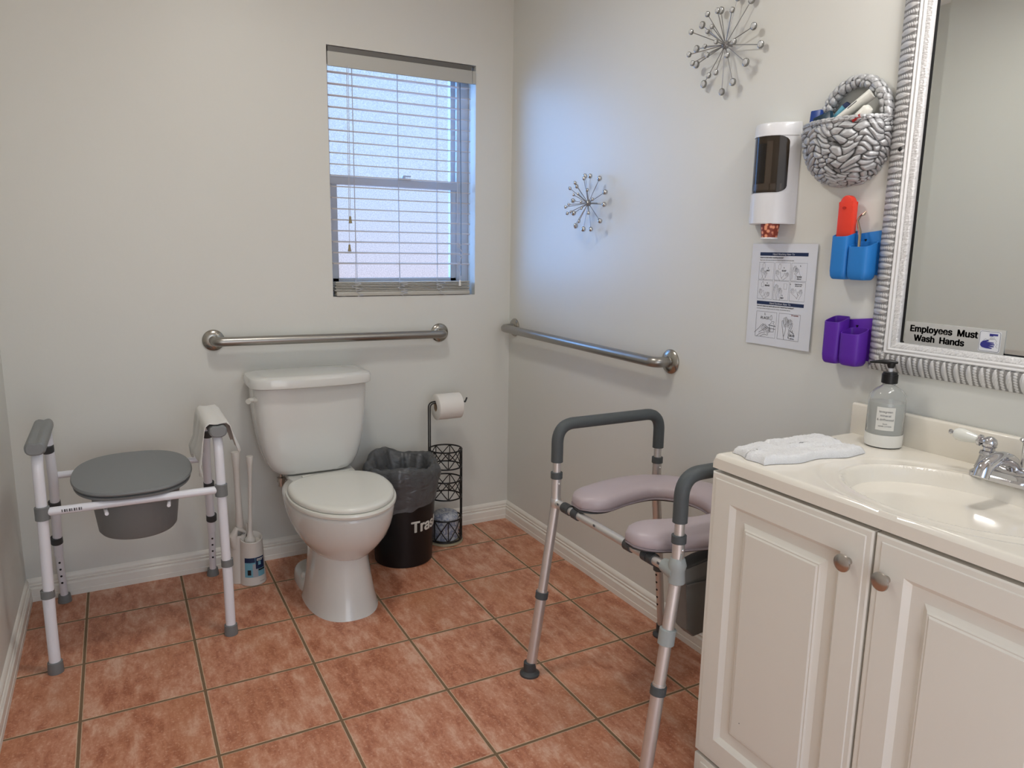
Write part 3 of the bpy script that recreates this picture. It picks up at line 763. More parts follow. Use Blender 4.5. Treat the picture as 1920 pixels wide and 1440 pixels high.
# milky tape wraps on near front leg
M_tape = mat('milky_tape', (0.36, 0.39, 0.38), 0.4)
foot = Vector((-.555, YB-.006, 0)); top = Vector((xf_, YB, zj))
b = BM(); p = foot.lerp(top, .715); lathe(b, [(.0160, -.020), (.0195, -.018), (.0195, .018), (.0160, .020)], p, rot=axis_rot(top-foot), seg=20)
link_mesh('tape_wrap', b, M_tape, pc)
b = BM(); lathe(b, [(.0150, -.030), (.0200, -.026), (.0185, .004), (.0215, .016), (.0175, .030), (.0150, .034)], (xf_, YB, zj+.004), seg=14)
tube(b, [(xf_, YB, zj), (xf_, YB+.045, zj+.002)], [.021, .0165], 14); tube(b, [(xf_-.004, YB-.006, zj+.01), (xf_-.004, YB-.016, zj+.052)], [.010, .002], 8, flat=.5); link_mesh('tape_wrap', b, M_tape, pc)
# horseshoe cushion
YC = -1.474
def horse(n=96):
    # centre line from far tip around the back to the near tip ; opening towards -x
    pts = []
    Lx, Ry = .150, .178
    for k in range(n+1):
        t = k/n
        if t < .22: pts.append((-.488+(t/.22)*.218, Ry*(.72+.28*math.sin(t/.22*math.pi/2))))
        elif t > .78: pts.append((-.512+((1-t)/.22)*.242, -Ry*(.60+.40*math.sin((1-t)/.22*math.pi/2))))
        else:
            a = math.pi/2-(t-.22)/.56*math.pi
            pts.append((-.27+Lx*math.cos(a), Ry*math.sin(a)))
    return pts
hc = horse()
def horse_ring(i, w, zc, h):
    p = Vector(hc[i]); q0 = Vector(hc[max(i-1, 0)]); q1 = Vector(hc[min(i+1, len(hc)-1)]); t = (q1-q0).normalized(); nn = Vector((-t.y, t.x))
    ring = []
    for k in range(24):
        a = 2*math.pi*k/24; c, sn = math.cos(a), math.sin(a)
        u = w*math.copysign(abs(c)**.72, c); z = zc+(h*.62*abs(sn)**.8 if sn > 0 else -h*.38*abs(sn)**.6)
        ring.append(Vector((p.x+nn.x*u, YC+p.y+nn.y*u, z)))
    return ring
def horse_mesh(w0, zc, h):
    b = BM(); rg = []; n = len(hc)
    for i in range(n):
        e_ = min(i, n-1-i)/6.5; s = math.sqrt(max(0.0, 1-(1-min(1, e_))**2)) if e_ < 1 else 1
        s = max(s, .08)
        rg.append(horse_ring(i, w0*s, zc, h*(.35+.65*s)))
    loft(b, rg); return b
link_mesh('seat_cushion', horse_mesh(.066, .568, .052), M_mauve, pc, angle=60)
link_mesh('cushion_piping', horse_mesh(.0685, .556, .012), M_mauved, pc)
b = horse_mesh(.056, .549, .010); link_mesh('seat_board', b, M_dgrey, pc)
# grey side pouch under the seat
b = BM()
pl = [(.0, .0), (.012, -.02), (.02, -.165), (.045, -.190), (.30, -.165), (.33, -.13), (.33, .045), (.06, .012)]
prism(b, pl, -.022, .022, ((-.405, -1.655, .500), (1, 0, 0), (0, 0, 1), (0, -1, 0)), .006)
box(b, -.395, -.08, -1.682, -1.676, .455, .459)
link_mesh('side_pouch', b, mat('dark_grey_pouch', (.17, .17, .16), .5), pc)
b = BM(); prism(b, [(0, 0), (.33, .045), (.33, .0), (.0, -.035)], -.026, -.0225, ((-.403, -1.655, .500), (1, 0, 0), (0, 0, 1), (0, 1, 0))); link_mesh('pouch_flap', b, mat('dark_grey_flap', (.20, .20, .19), .5), pc)

# ================================================================ waste bin and liner
TB = Vector((-.600, -.225, 0))
tb = thing('waste_bin', 'black round waste bin lettered Trash with a grey liner beside the toilet', 'waste bin', TB)
def rbin(z): return .116+.020*z/.38
b = BM(); lathe(b, [(.112, 0), (.116, .004), (rbin(.37), .37), (rbin(.37)+.004, .372), (rbin(.37)+.004, .380), (rbin(.37)-.004, .380), (.110, .012), (.02, .010)], TB, seg=64); link_mesh('bin_body', b, M_black, tb)
b = BM()
view = math.atan2(-2.948+.225, -1.572+.607)   # direction to the camera
def wrapbin(cx, cy, cz):
    z = .150+cy; a = view+R(14)+cx/rbin(z); r_ = rbin(z)+.0008+max(cz, 0)
    return Vector((TB.x+r_*math.cos(a), TB.y+r_*math.sin(a), z))
text_into(b, 'Trash', .076, ((0, 0, 0), (1, 0, 0), (0, 1, 0), (0, 0, 1)), bold=.0028, warp=wrapbin, align='LEFT', ext=.0003, res=6)
link_mesh('lettering', b, M_whitet, tb)
# liner: outer skirt folded over rim with creases, then inside well
b = BM(); rr = random.Random(11); n = 120
ph = [rr.uniform(0, 6.28) for _ in range(8)]
def wob(a, k): return math.sin(a*5+ph[0]+k)*.4+math.sin(a*9+ph[1]-k*1.4)*.3+math.sin(a*16+ph[2]+k*2)*.22+math.sin(a*27+ph[3]+k)*.12
rows = []
lev = [(.240, .001), (.250, .005), (.275, .009), (.315, .010), (.34, .012), (.365, .013), (.385, .012), (.402, .006), (.412, -.004), (.405, -.016), (.385, -.026), (.355, -.034), (.32, -.040), (.25, -.05), (.15, -.06)]
for k, (z, dr) in enumerate(lev):
    row = []
    for i in range(n):
        a = 2*math.pi*i/n
        rise = .026*math.exp(-((math.atan2(math.sin(a-1.9), math.cos(a-1.9)))/.9)**2)+.010*math.sin(a*3+1)
        f = min(1, max(0, (z-.25)/.12)) if k < 9 else max(0, 1-(k-8)*.12)
        amp = .0055+.009*f
        r_ = rbin(min(z, .38))+dr+amp*wob(a, k*.35)+(.004*math.sin(a*2+.5))
        if k < 8: r_ = max(r_, rbin(min(z, .38))+.0065)
        zz = z+rise*f+(.030*math.cos(a+R(10))*(1-k/6) if k < 6 else 0)+(.012*wob(a*.7, 2) if k < 2 else 0)+.004*wob(a, k)*f
        row.append(Vector((TB.x+r_*math.cos(a), TB.y+r_*math.sin(a), zz)))
    rows.append(row)
V = [[b.verts.new(p) for p in row] for row in rows]
for k in range(len(V)-1):
    for i in range(n): b.faces.new((V[k][i], V[k][(i+1) % n], V[k+1][(i+1) % n], V[k+1][i]))
b.faces.new(V[-1])
link_mesh('bin_liner', b, M_bag, tb, angle=180)

# ================================================================ toilet paper stand
SX, SY, SR = -.376, -.140, .070
st = thing('toilet_roll_stand', 'black wire toilet roll stand in the corner beside the waste bin', 'toilet roll stand', (SX, SY, 0))
b = BM(); lathe(b, [(.070, 0), (.076, .002), (.076, .008), (.070, .010)], (SX, SY, 0), seg=48); link_mesh('base', b, M_base, st)
def ringw(b, z, r_=.0034): tube(b, [(SX+SR*math.cos(2*math.pi*k/48), SY+SR*math.sin(2*math.pi*k/48), z) for k in range(48)], r_, 8, closed=True)
for z1, z0 in ((.414, .340), (.282, .205), (.110, .016)):
    b = BM(); ringw(b, z1); ringw(b, z0); nn = 7
    def cp(a, z): return Vector((SX+SR*math.cos(a), SY+SR*math.sin(a), z))
    for k in range(nn):
        a0, a1 = 2*math.pi*k/nn, 2*math.pi*(k+1)/nn
        for (p, q) in ((z0, z1), (z1, z0)):
            tube(b, [cp(a0+(a1-a0)*t, p+(q-p)*t) for t in (0, .25, .5, .75, 1)], .0021, 6)
        tube(b, [cp(a0, z0), cp(a0, z1)], .0020, 6)
    link_mesh('wire_basket', b, M_wire, st)
b = BM(); xp = SX-SR-.006
tube(b, smooth_path([(xp, SY, .008), (xp, SY, .622), (xp+.045, SY, .625), (xp+.05, SY, .612), (SX+.095, SY, .612)], [.026, .012, .008], 6), .003, 10)
tube(b, smooth_path([(xp+.006, SY-.004, .008), (xp+.006, SY-.004, .615), (xp+.040, SY-.004, .620)], [.024], 6), .0026, 10)
tube(b, smooth_path([(SX+.085, SY, .612), (SX+.094, SY, .614), (SX+.100, SY, .630)], [.008], 4), .0035, 8)
link_mesh('pole', b, M_wire, st)
for dy in (-.006, .006):
    b = BM(); tube(b, [(SX+SR+.004, SY+dy, .008), (SX+SR+.004, SY+dy, .408)], .003, 8); link_mesh('upright', b, M_wire, st)
# roll on the arm
b = BM(); rx = Matrix(((0, 0, 1), (0, 1, 0), (-1, 0, 0)))
ro = Vector((SX-.045, SY, .600))
outer = [(.0185, 0), (.052, 0), (.0545, .002), (.0545, .108), (.052, .110), (.0185, .110), (.0185, 0)]
seg = 48; rgs = [[ro+rx @ Vector((r_*math.cos(2*math.pi*k/seg), r_*math.sin(2*math.pi*k/seg), z)) for k in range(seg)] for r_, z in outer]
loft(b, rgs, caps=False)
tr = thing('toilet_roll', 'white toilet paper roll on the arm of the black wire stand', 'toilet roll', ro)
link_mesh('paper', b, M_tissue, tr, angle=40)
b = BM(); tube(b, [ro+Vector((.0005, 0, 0)), ro+Vector((.1095, 0, 0))], .0184, 24, caps=False); link_mesh('cardboard_core', b, mat('cardboard', (.35, .26, .17), .8), tr)
# wrapped spare
b = BM(); lathe(b, [(.040, .0), (.055, .004), (.058, .05), (.057, .10), (.050, .118), (.030, .126), (.002, .122)], (SX, SY, .012), seg=40)
tag(link_mesh('wrapped_toilet_roll', b, M_wrap, origin=(SX, SY, .012), angle=60), 'plastic wrapped spare toilet roll in the bottom of the wire stand', 'toilet roll')

# ================================================================ toilet brush and plunger set
bs = thing('brush_holder', 'cream plastic toilet brush caddy with blue label beside the toilet', 'brush holder', (-1.20, -.17, 0))
b = BM(); c1 = Vector((-1.187, -.185, 0))
def br(c, z, r_, sl=0.0, n=36, ry=1.0): return [Vector((c.x+r_*math.cos(2*math.pi*k/n), c.y+r_*ry*math.sin(2*math.pi*k/n), z+sl*math.sin(2*math.pi*k/n))) for k in range(n)]
loft(b, [br(c1, 0, .045), br(c1, .003, .048), br(c1, .02, .047), br(c1, .16, .040, .006), br(c1, .176, .040, .010), br(c1, .178, .038, .010), br(c1, .172, .035, .010), br(c1, .160, .033, .006), br(c1, .158, .01, 0)]); link_mesh('brush_cup', b, M_cream, bs)
b = BM(); c2 = Vector((-1.228, -.150, 0))
loft(b, [br(c2, 0, .040), br(c2, .003, .042), br(c2, .08, .036), br(c2, .16, .030), br(c2, .185, .030), br(c2, .186, .027), br(c2, .15, .022)]); link_mesh('plunger_cup', b, M_cream, bs)
b = BM(); tube(b, [(-1.243, -.165, .14), (-1.248, -.170, .185), (-1.236, -.168, .212), (-1.215, -.160, .20), (-1.196, -.145, .178), (-1.185, -.14, .17)], [.014, .016, .010, .007, .005, .003], 12); tube(b, [(-1.185, -.152, .16), (-1.192, -.15, .205), (-1.197, -.148, .222)], [.012, .009, .002], 10); link_mesh('holder_lip', b, M_cream, bs)
# label wrapped on the cup
va = math.atan2(-2.948-c1.y, -1.572-c1.x)
def lab(name, a0, a1, z0, z1, m, d=.0006, skew=0):
    b = BM(); P = []
    for i in range(13):
        a = va+R(a0+(a1-a0)*i/12); row = []
        for z in (z0, z1):
            r_ = .0475-.0075*(z/.16)+d; row.append(Vector((c1.x+r_*math.cos(a), c1.y+r_*math.sin(a), z+skew*(i/12))))
        P.append(row)
    grid_mesh(b, P); bmesh.ops.recalc_face_normals(b, faces=b.faces); return link_mesh(name, b, m, bs)
lab('label', -38, 62, .035, .110, M_cyan)
lab('label_band', -38, 12, .092, .110, M_navy, .0012)
lab('label_band', 14, 62, .066, .110, M_navy, .0012)
lab('label_picture', 0, 24, .036, .086, mat('label_grey', (.36, .37, .40), .4), .0011)
lab('label_print', -24, -8, .044, .064, M_ink, .0013)
lab('label_print', 26, 40, .080, .094, M_cyan, .0018)
lab('label_print', 26, 62, .058, .064, M_ink, .0016)
lab('label_print', 20, 56, .102, .105, M_whitet, .0018)
lab('label_print', 20, 50, .097, .0995, M_whitet, .0018)
lab('label_print', 30, 58, .013, .016, mat('faint_print', (.42, .40, .37), .5), .0006)
def wand(name, label, pts, rs, cat):
    b = BM(); tube(b, pts, rs, 16); o = link_mesh(name, b, M_cream, origin=pts[0], angle=45); tag(o, label, cat); return o
pl_ = [(-1.222, -.150, .200), (-1.221, -.150, .215), (-1.221, -.150, .28), (-1.222, -.151, .38), (-1.222, -.152, .44), (-1.222, -.152, .50), (-1.222, -.152, .504), (-1.222, -.152, .503)]
wand('toilet_plunger', 'cream plunger handle, taller one, standing in the brush caddy', pl_, [.010, .0155, .012, .0105, .012, .0165, .0155, .010], 'plunger')
pl_ = [(-1.190, -.183, .160), (-1.190, -.183, .172), (-1.190, -.183, .180), (-1.189, -.182, .20), (-1.184, -.180, .30), (-1.180, -.180, .40), (-1.179, -.182, .45), (-1.178, -.183, .488), (-1.178, -.183, .491), (-1.178, -.183, .490)]
wand('toilet_brush', 'cream toilet brush handle, shorter one, standing in the brush caddy', pl_, [.020, .020, .012, .0085, .0068, .0068, .009, .0135, .0125, .008], 'toilet brush')

# ================================================================ vanity
VX, VY0, VY1 = -.438, -1.812, -2.572
va_ = thing('vanity_cabinet', 'off-white vanity cabinet with two raised panel doors under the basin', 'cabinet', (-.22, -2.19, 0))
b = BM(); box(b, VX, -.002, VY0-.016, VY0, .095, .797, .001); box(b, VX, -.002, VY1, VY1+.016, .095, .797, .001); box(b, VX, -.002, VY1+.017, VY0-.017, .095, .111); box(b, VX, VX+.016, VY1+.0165, VY0-.0165, .755, .797); box(b, VX, VX+.016, -2.22, -2.17, .112, .754); box(b, -.012, -.002, VY1+.017, VY0-.017, .112, .797); box(b, VX+.06, -.002, VY1, VY0, .0, .094); link_mesh('carcass', b, M_cab, va_)
b = BM(); box(b, VX-.020, VX-.0005, VY1-.002, VY0+.006, .003, .113, .003); box(b, VX-.0235, VX-.0195, VY1+.02, VY0-.016, .015, .101, .002); link_mesh('bottom_rail', b, M_cab, va_)
def raised_door(y_hi, y_lo, z0, z1):
    """slab door with an ogee frame and raised field; y_hi is the left (farther) edge"""
    b = BM(); x = VX-.0005
    steps = [(0, 0), (0, .018), (.003, .0205), (.012, .0205), (.0135, .0225), (.058, .0225), (.0605, .0205), (.068, .0125), (.0845, .0105), (.090, .0105), (.099, .0165), (.1015, .0200), (.104, .0195), (.107, .0222), (.111, .0222)]
    rg = []
    for ins, d in steps:
        rg.append([Vector((x-d, y_hi-ins, z0+ins)), Vector((x-d, y_hi-ins, z1-ins)), Vector((x-d, y_lo+ins, z1-ins)), Vector((x-d, y_lo+ins, z0+ins))])
    loft(b, rg); bmesh.ops.recalc_face_normals(b, faces=b.faces)
    return link_mesh('door', b, M_cab, va_, angle=12)
ym_ = -2.197
d1 = raised_door(VY0+.006, ym_+.0025, .122, .792); d2 = raised_door(ym_-.0025, VY1-.002, .122, .792)
for d_, yk, zk in ((d1, -2.155, .723), (d2, -2.229, .7195)):
    b = BM(); lathe(b, [(.0065, 0), (.0065, .008), (.0055, .011), (.0075, .014), (.0150, .0165), (.0165, .019), (.0158, .0215), (.010, .0245), (.004, .0255), (.0003, .0257)], (VX-.0225, yk, zk), axis='-X', seg=32); link_mesh('knob', b, M_knob, d_)
b = BM(); lathe(b, [(.0012, 0), (.0012, .0006), (.0001, .0006)], (VX-.0224, -1.935, .265), axis='-X', seg=8); link_mesh('speck', b, M_inkg, d1)

# countertop with integral basin
ct = thing('marble_countertop', 'cream cultured marble countertop with an oval basin on the white vanity cabinet', 'countertop', (-.22, -2.19, .80))
ZT = .832
X0, X1, Y0, Y1 = -.459, -.003, -1.806, -2.580
BX, BY, BA, BB = -.262, -2.212, .158, .205
nx, ny = 120, 190
xs = np.linspace(X0, X1, nx); ysn = np.linspace(Y0, Y1, ny)
b = BM(); P = []
for x in xs:
    row = []
    for y in ysn:
        rr_ = math.sqrt(((x-BX)/BA)**2+((y-BY)/BB)**2)
        z = ZT
        if rr_ < 1: z -= .115*(1-rr_**2.6)**.8+.0
        elif rr_ < 1.06: z += .0012*math.sin((rr_-1)/.06*math.pi)
        r2 = math.sqrt(((x-BX)/(BA+.035))**2+((y-BY)/(BB+.055))**2)
        if rr_ > 1 and r2 < 1: z -= .0022*min(1, (1-r2)/.04)
        ex = x-X0; ey = Y0-y
        for ed in (ex, ey):
            if ed < .010: z -= .010-math.sqrt(max(0, .010**2-(.010-ed)**2))
        row.append(Vector((x, y, z)))
    P.append(row)
grid_mesh(b, P, flip=True)
bmesh.ops.recalc_face_normals(b, faces=b.faces)
if sum(f.normal.z for f in b.faces) < 0: bmesh.ops.reverse_faces(b, faces=b.faces)
def skirt(pts, zb):
    t = [b.verts.new(p) for p in pts]; l = [b.verts.new((p.x, p.y, zb)) for p in pts]
    for i in range(len(t)-1): b.faces.new((t[i], t[i+1], l[i+1], l[i]))
skirt([P[0][j] for j in range(ny)], .800); skirt([P[i][0] for i in range(nx)], .800); skirt([P[i][-1] for i in range(nx)], .800)
quad(b, (X0, Y0, .800), (X1, Y0, .800), (X1, Y1, .800), (X0, Y1, .800))
link_mesh('basin_top', b, M_marb, ct, angle=50)
b = BM(); box(b, -.0235, -.001, Y1, Y0, ZT-.004, .906, .005, 3)
link_mesh('backsplash', b, M_marb, ct)

# faucet
fc = thing('faucet', 'chrome centerset faucet with porcelain lever handles on the basin', 'faucet', (-.085, -2.215, ZT))
FY, FX = -2.215, -.085
b = BM()
def fr(z, s, grow=0): return [Vector((FX+p[1]*s, FY+p[0]*s, z)) for p in rrect(.152+grow, .054+grow, .026, 8)]
loft(b, [fr(ZT, 1.0, .004), fr(ZT+.007, 1.0, .004), fr(ZT+.010, .985), fr(ZT+.0115, .95), fr(ZT+.018, .92), fr(ZT+.020, .88)]); bmesh.ops.recalc_face_normals(b, faces=b.faces)
link_mesh('base_plate', b, M_chrome, fc)
for s in (1, -1):
    yy = FY+s*.051
    b = BM(); lathe(b, [(.022, 0), (.0205, .004), (.0165, .018), (.0150, .026), (.0165, .028), (.0150, .034), (.0105, .036), (.0105, .041), (.0135, .043)], (FX, yy, ZT+.016), seg=32)
    lathe(b, [(.0005, -.0135), (.006, -.012), (.0115, -.007), (.0135, 0), (.0115, .007), (.006, .012), (.0005, .0135)], (FX, yy, ZT+.066), seg=28); link_mesh('handle_post', b, M_chrome, fc)
    d = Vector((-.10, s*1.0, .10)).normalized(); c = Vector((FX, yy, ZT+.066))
    b = BM(); lathe(b, [(.004, .010), (.006, .012), (.0115, .0155), (.0115, .020), (.008, .023)], c, rot=axis_rot(d), seg=24); lathe(b, [(.0065, .066), (.004, .068), (.003, .071), (.0055, .0735), (.0045, .077), (.0005, .078)], c, rot=axis_rot(d), seg=18); link_mesh('lever_fitting', b, M_chrome, fc)
    b = BM(); lathe(b, [(.0075, .022), (.0085, .026), (.0115, .040), (.0135, .052), (.0128, .060), (.0085, .0665), (.003, .067)], c, rot=axis_rot(d), seg=28); link_mesh('lever', b, M_leverw, fc)
b = BM()
tube(b, smooth_path([(FX+.004, FY+.048, ZT+.034), (FX-.004, FY+.022, ZT+.022), (FX-.006, FY, ZT+.020), (FX-.004, FY-.022, ZT+.022), (FX+.004, FY-.048, ZT+.034)], .02, 5), .0145, 14, flat=.85)
tube(b, smooth_path([(FX, FY, ZT+.018), (FX-.015, FY, ZT+.045), (FX-.06, FY, ZT+.058), (FX-.105, FY, ZT+.045), (FX-.112, FY, ZT+.026)], .02, 6), .0135, 16)
link_mesh('spout', b, M_chrome, fc)
b = BM(); tube(b, [(FX+.022, FY, ZT+.015), (FX+.022, FY, ZT+.078)], .0028, 10); lathe(b, [(.0035, 0), (.008, .003), (.0095, .006), (.0075, .009), (.0005, .010)], (FX+.022, FY, ZT+.076), seg=20); link_mesh('lift_rod', b, M_chrome, fc)

# soap bottle
SO = Vector((-.062, -1.924, ZT+.0005))
so = thing('soap_bottle', 'clear soap pump bottle with black pump and white label on vanity top', 'soap bottle', SO)
b = BM(); lathe(b, [(.034, .0), (.0375, .003), (.039, .010), (.039, .105), (.0365, .118), (.028, .129), (.017, .136), (.0135, .139), (.0135, .145), (.012, .145), (.012, .138), (.016, .134), (.026, .127), (.0345, .117), (.037, .105), (.037, .012), (.034, .006), (.001, .006)], SO, seg=48); link_mesh('bottle', b, M_bottle, so)
b = BM(); lathe(b, [(.0366, .0305), (.0368, .032), (.0368, .100), (.0366, .101), (.001, .101)], SO, seg=40); link_mesh('liquid', b, mat('clear_soap', (.86, .87, .83), .1, trans=.30, ior=1.33), so)
b = BM(); lathe(b, [(.0385, .0025), (.0393, .010), (.0393, .030), (.037, .0305), (.001, .0305)], SO, seg=40); link_mesh('white_base', b, mat('bottle_base', (.78, .77, .72), .4), so)
b = BM(); lathe(b, [(.0155, .143), (.0168, .144), (.0168, .163), (.0150, .164), (.0145, .168), (.006, .169)], SO, seg=32); link_mesh('pump_collar', b, M_black, so)
b = BM(); tube(b, [SO+Vector((0, 0, .168)), SO+Vector((0, 0, .178))], .0045, 12); link_mesh('pump_stem', b, M_whitep, so)
b = BM(); dN = Vector((-.55, .84, 0)).normalized()
tube(b, [SO-dN*.013+Vector((0, 0, .190)), SO+Vector((0, 0, .190)), SO+dN*.020+Vector((0, 0, .190)), SO+dN*.043+Vector((0, 0, .187))], [.003, .0075, .0055, .0030], 12, flat=.8); lathe(b, [(.0062, 0), (.0085, .006), (.0085, .012), (.004, .0135)], SO+Vector((0, 0, .177)), seg=20); link_mesh('pump_head', b, M_black, so)
vs_ = math.atan2(-2.948-SO.y, -1.572-SO.x)
def bl_w(cx, cy, cz):
    a = vs_+cx/.0392; r_ = .0397+max(cz, 0)
    return Vector((SO.x+r_*math.cos(a), SO.y+r_*math.sin(a), SO.z+.068+cy))
b = BM(); P = []
for i in range(15):
    P.append([bl_w(-.019+.038*i/14, z, -.1) for z in (-.026, .026)])
grid_mesh(b, P); link_mesh('label', b, mat('label_white', (.70, .69, .64), .5), so)
b = BM()
for s_, sz, yy in (('lovegreen', .0075, .014), ('mineral', .008, .005), ('& driftwood', .008, -.004), ('liquid', .0045, -.0125), ('HAND LOTION', .0048, -.018)):
    text_into(b, s_, sz, ((0, 0, 0), (1, 0, 0), (0, 1, 0), (0, 0, 1)), warp=lambda cx, cy, cz, yy=yy: bl_w(cx, cy+yy, cz+.0002), ext=.0001)
link_mesh('label_text', b, M_inkg, so)

# towel on the counter
b = BM(); rr = random.Random(2)
ca, cb_, cc_, cd = Vector((-.425, -1.822, 0)), Vector((-.438, -1.930, 0)), Vector((-.165, -1.960, 0)), Vector((-.175, -1.836, 0))
nu, nv = 90, 40; P = []
nzt = np.random.RandomState(4).rand(nu, nv)
lowt = np.random.RandomState(9).rand(12, 8)
def bil(g, u, v):
    a, bb = g.shape; x = u*(a-1); y = v*(bb-1); i, j = min(int(x), a-2), min(int(y), bb-2); fx, fy = x-i, y-j
    fx = fx*fx*(3-2*fx); fy = fy*fy*(3-2*fy)
    return (g[i, j]*(1-fx)+g[i+1, j]*fx)*(1-fy)+(g[i, j+1]*(1-fx)+g[i+1, j+1]*fx)*fy
for i in range(nu):
    row = []; u = i/(nu-1)
    for j in range(nv):
        v = j/(nv-1)
        p = (ca.lerp(cd, u)).lerp(cb_.lerp(cc_, u), v)
        edge = min(v, 1-v, u*1.6, (1-u)*1.6)
        h = .012*min(1, (edge/.05))**.5+.005*bil(lowt, u, v)*min(1, edge/.1)+.0030*nzt[i, j]+(.006 if u > .35 and v < .6 else 0)*min(1, edge/.08)
        p = p+Vector((.004*math.sin(v*9), .006*math.sin(u*13+1)*(1 if v > .5 else -.6), ZT+.0012+h)); row.append(p)
    P.append(row)
V = grid_mesh(b, P)
rim = [P[i][0] for i in range(nu)]+[P[-1][j] for j in range(1, nv)]+[P[i][-1] for i in range(nu-2, -1, -1)]+[P[0][j] for j in range(nv-2, 0, -1)]
rv = [b.verts.new(p) for p in rim]; lv = [b.verts.new((p.x, p.y, ZT+.0008)) for p in rim]
for k in range(len(rv)): b.faces.new((rv[k], rv[(k+1) % len(rv)], lv[(k+1) % len(rv)], lv[k]))
bmesh.ops.remove_doubles(b, verts=b.verts, dist=.00005)
bmesh.ops.recalc_face_normals(b, faces=b.faces)
tag(link_mesh('folded_towel', b, M_towel, origin=(-.30, -1.89, ZT), angle=180), 'white folded terry towel on the left end of the vanity top', 'towel')

# ================================================================ mirror
mi_ = thing('wall_mirror', 'large mirror in an ornate ribbed silver frame above the vanity', 'mirror', (-.01, -2.19, .99))
MY0, MY1, MZ0, MZ1, FW = -1.829, -2.560, .990, 2.02, .074
def frame_side(kind):
    """kind: left,right,bottom,top"""
    L = (MZ1-MZ0) if kind in ('left', 'right') else (MY0-MY1)
    na = 46; nl = int(L/.0017); P = np.zeros((nl+1, na, 3)); cr = np.zeros((nl+1, na))
    for j in range(na):
        w = j/(na-1)                      # 0 outer, 1 inner
        wi = w*FW
        lo = wi; hi = L-wi
        s = lo+(hi-lo)*np.arange(nl+1)/nl
        # base profile
        if w < .60: q = w/.60; h = .010+.020*math.sin(min(1, q*1.15)*math.pi/2)*1.0; h = h-.003*q
        elif w < .80: q = (w-.60)/.20; h = .0235+.004*abs(math.sin(q*math.pi*2.0))-.004*q
        else: q = (w-.80)/.20; h = .0195-.006*q
        hh = np.full(nl+1, h); c = np.ones(nl+1)
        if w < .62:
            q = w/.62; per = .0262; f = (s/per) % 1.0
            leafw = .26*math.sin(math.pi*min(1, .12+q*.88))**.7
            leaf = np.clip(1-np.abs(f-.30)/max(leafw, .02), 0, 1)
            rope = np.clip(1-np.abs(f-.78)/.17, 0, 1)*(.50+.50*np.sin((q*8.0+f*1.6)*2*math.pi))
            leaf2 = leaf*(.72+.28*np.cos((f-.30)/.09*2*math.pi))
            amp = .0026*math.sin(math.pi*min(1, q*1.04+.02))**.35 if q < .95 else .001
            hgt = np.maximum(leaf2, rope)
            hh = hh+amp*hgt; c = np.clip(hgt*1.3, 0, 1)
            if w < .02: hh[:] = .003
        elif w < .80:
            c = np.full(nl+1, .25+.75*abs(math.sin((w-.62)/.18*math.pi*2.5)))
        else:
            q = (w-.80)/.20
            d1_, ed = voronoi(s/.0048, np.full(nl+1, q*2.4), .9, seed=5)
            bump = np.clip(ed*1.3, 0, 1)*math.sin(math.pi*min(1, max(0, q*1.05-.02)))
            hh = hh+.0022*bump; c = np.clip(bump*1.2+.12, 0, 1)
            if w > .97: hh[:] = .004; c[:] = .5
        for i in range(nl+1):
            if kind == 'left': P[i, j] = (-hh[i], MY0-wi, MZ0+s[i])
            elif kind == 'right': P[i, j] = (-hh[i], MY1+wi, MZ0+s[i])
            elif kind == 'bottom': P[i, j] = (-hh[i], MY0-s[i], MZ0+wi)
            else: P[i, j] = (-hh[i], MY0-s[i], MZ1-wi)
        cr[:, j] = c
    P[:, 0, 0] = -.0005
    b = BM(); V = grid_mesh(b, [[Vector(p) for p in row] for row in P])
    n0 = b.faces[:] ; bmesh.ops.recalc_face_normals(b, faces=b.faces)
    if sum(f.normal.x for f in b.faces) > 0: bmesh.ops.reverse_faces(b, faces=b.faces)
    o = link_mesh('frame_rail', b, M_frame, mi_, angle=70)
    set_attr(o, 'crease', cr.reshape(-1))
    return o
fl = frame_side('left'); frame_side('bottom'); frame_side('top'); frame_side('right')
gy0, gy1, gz0, gz1 = MY0-FW+.001, MY1+FW-.001, MZ0+FW-.001, MZ1-FW+.001
b = BM(); box(b, -.006, -.001, gy1-.002, gy0+.002, gz0-.002, gz1+.002); link_mesh('rebate', b, M_black, mi_)
b = BM()
bw = .024
rg = []
for ins, d in ((.006, .0062), (.006+bw, .0072)):
    rg.append([Vector((-d, gy0-ins, gz0+ins*.4)), Vector((-d, gy0-ins, gz1-ins)), Vector((-d, gy1+ins, gz1-ins)), Vector((-d, gy1+ins, gz0+ins*.4))])
loft(b, rg); bmesh.ops.recalc_face_normals(b, faces=b.faces); link_mesh('glass', b, M_mirror, mi_, smooth=False)
b = BM(); lathe(b, [(.005, 0), (.005, .002), (.0035, .0035), (.0003, .004)], (-.026, -1.866, 1.486), axis='-X', seg=16); link_mesh('screw', b, M_black, mi_)

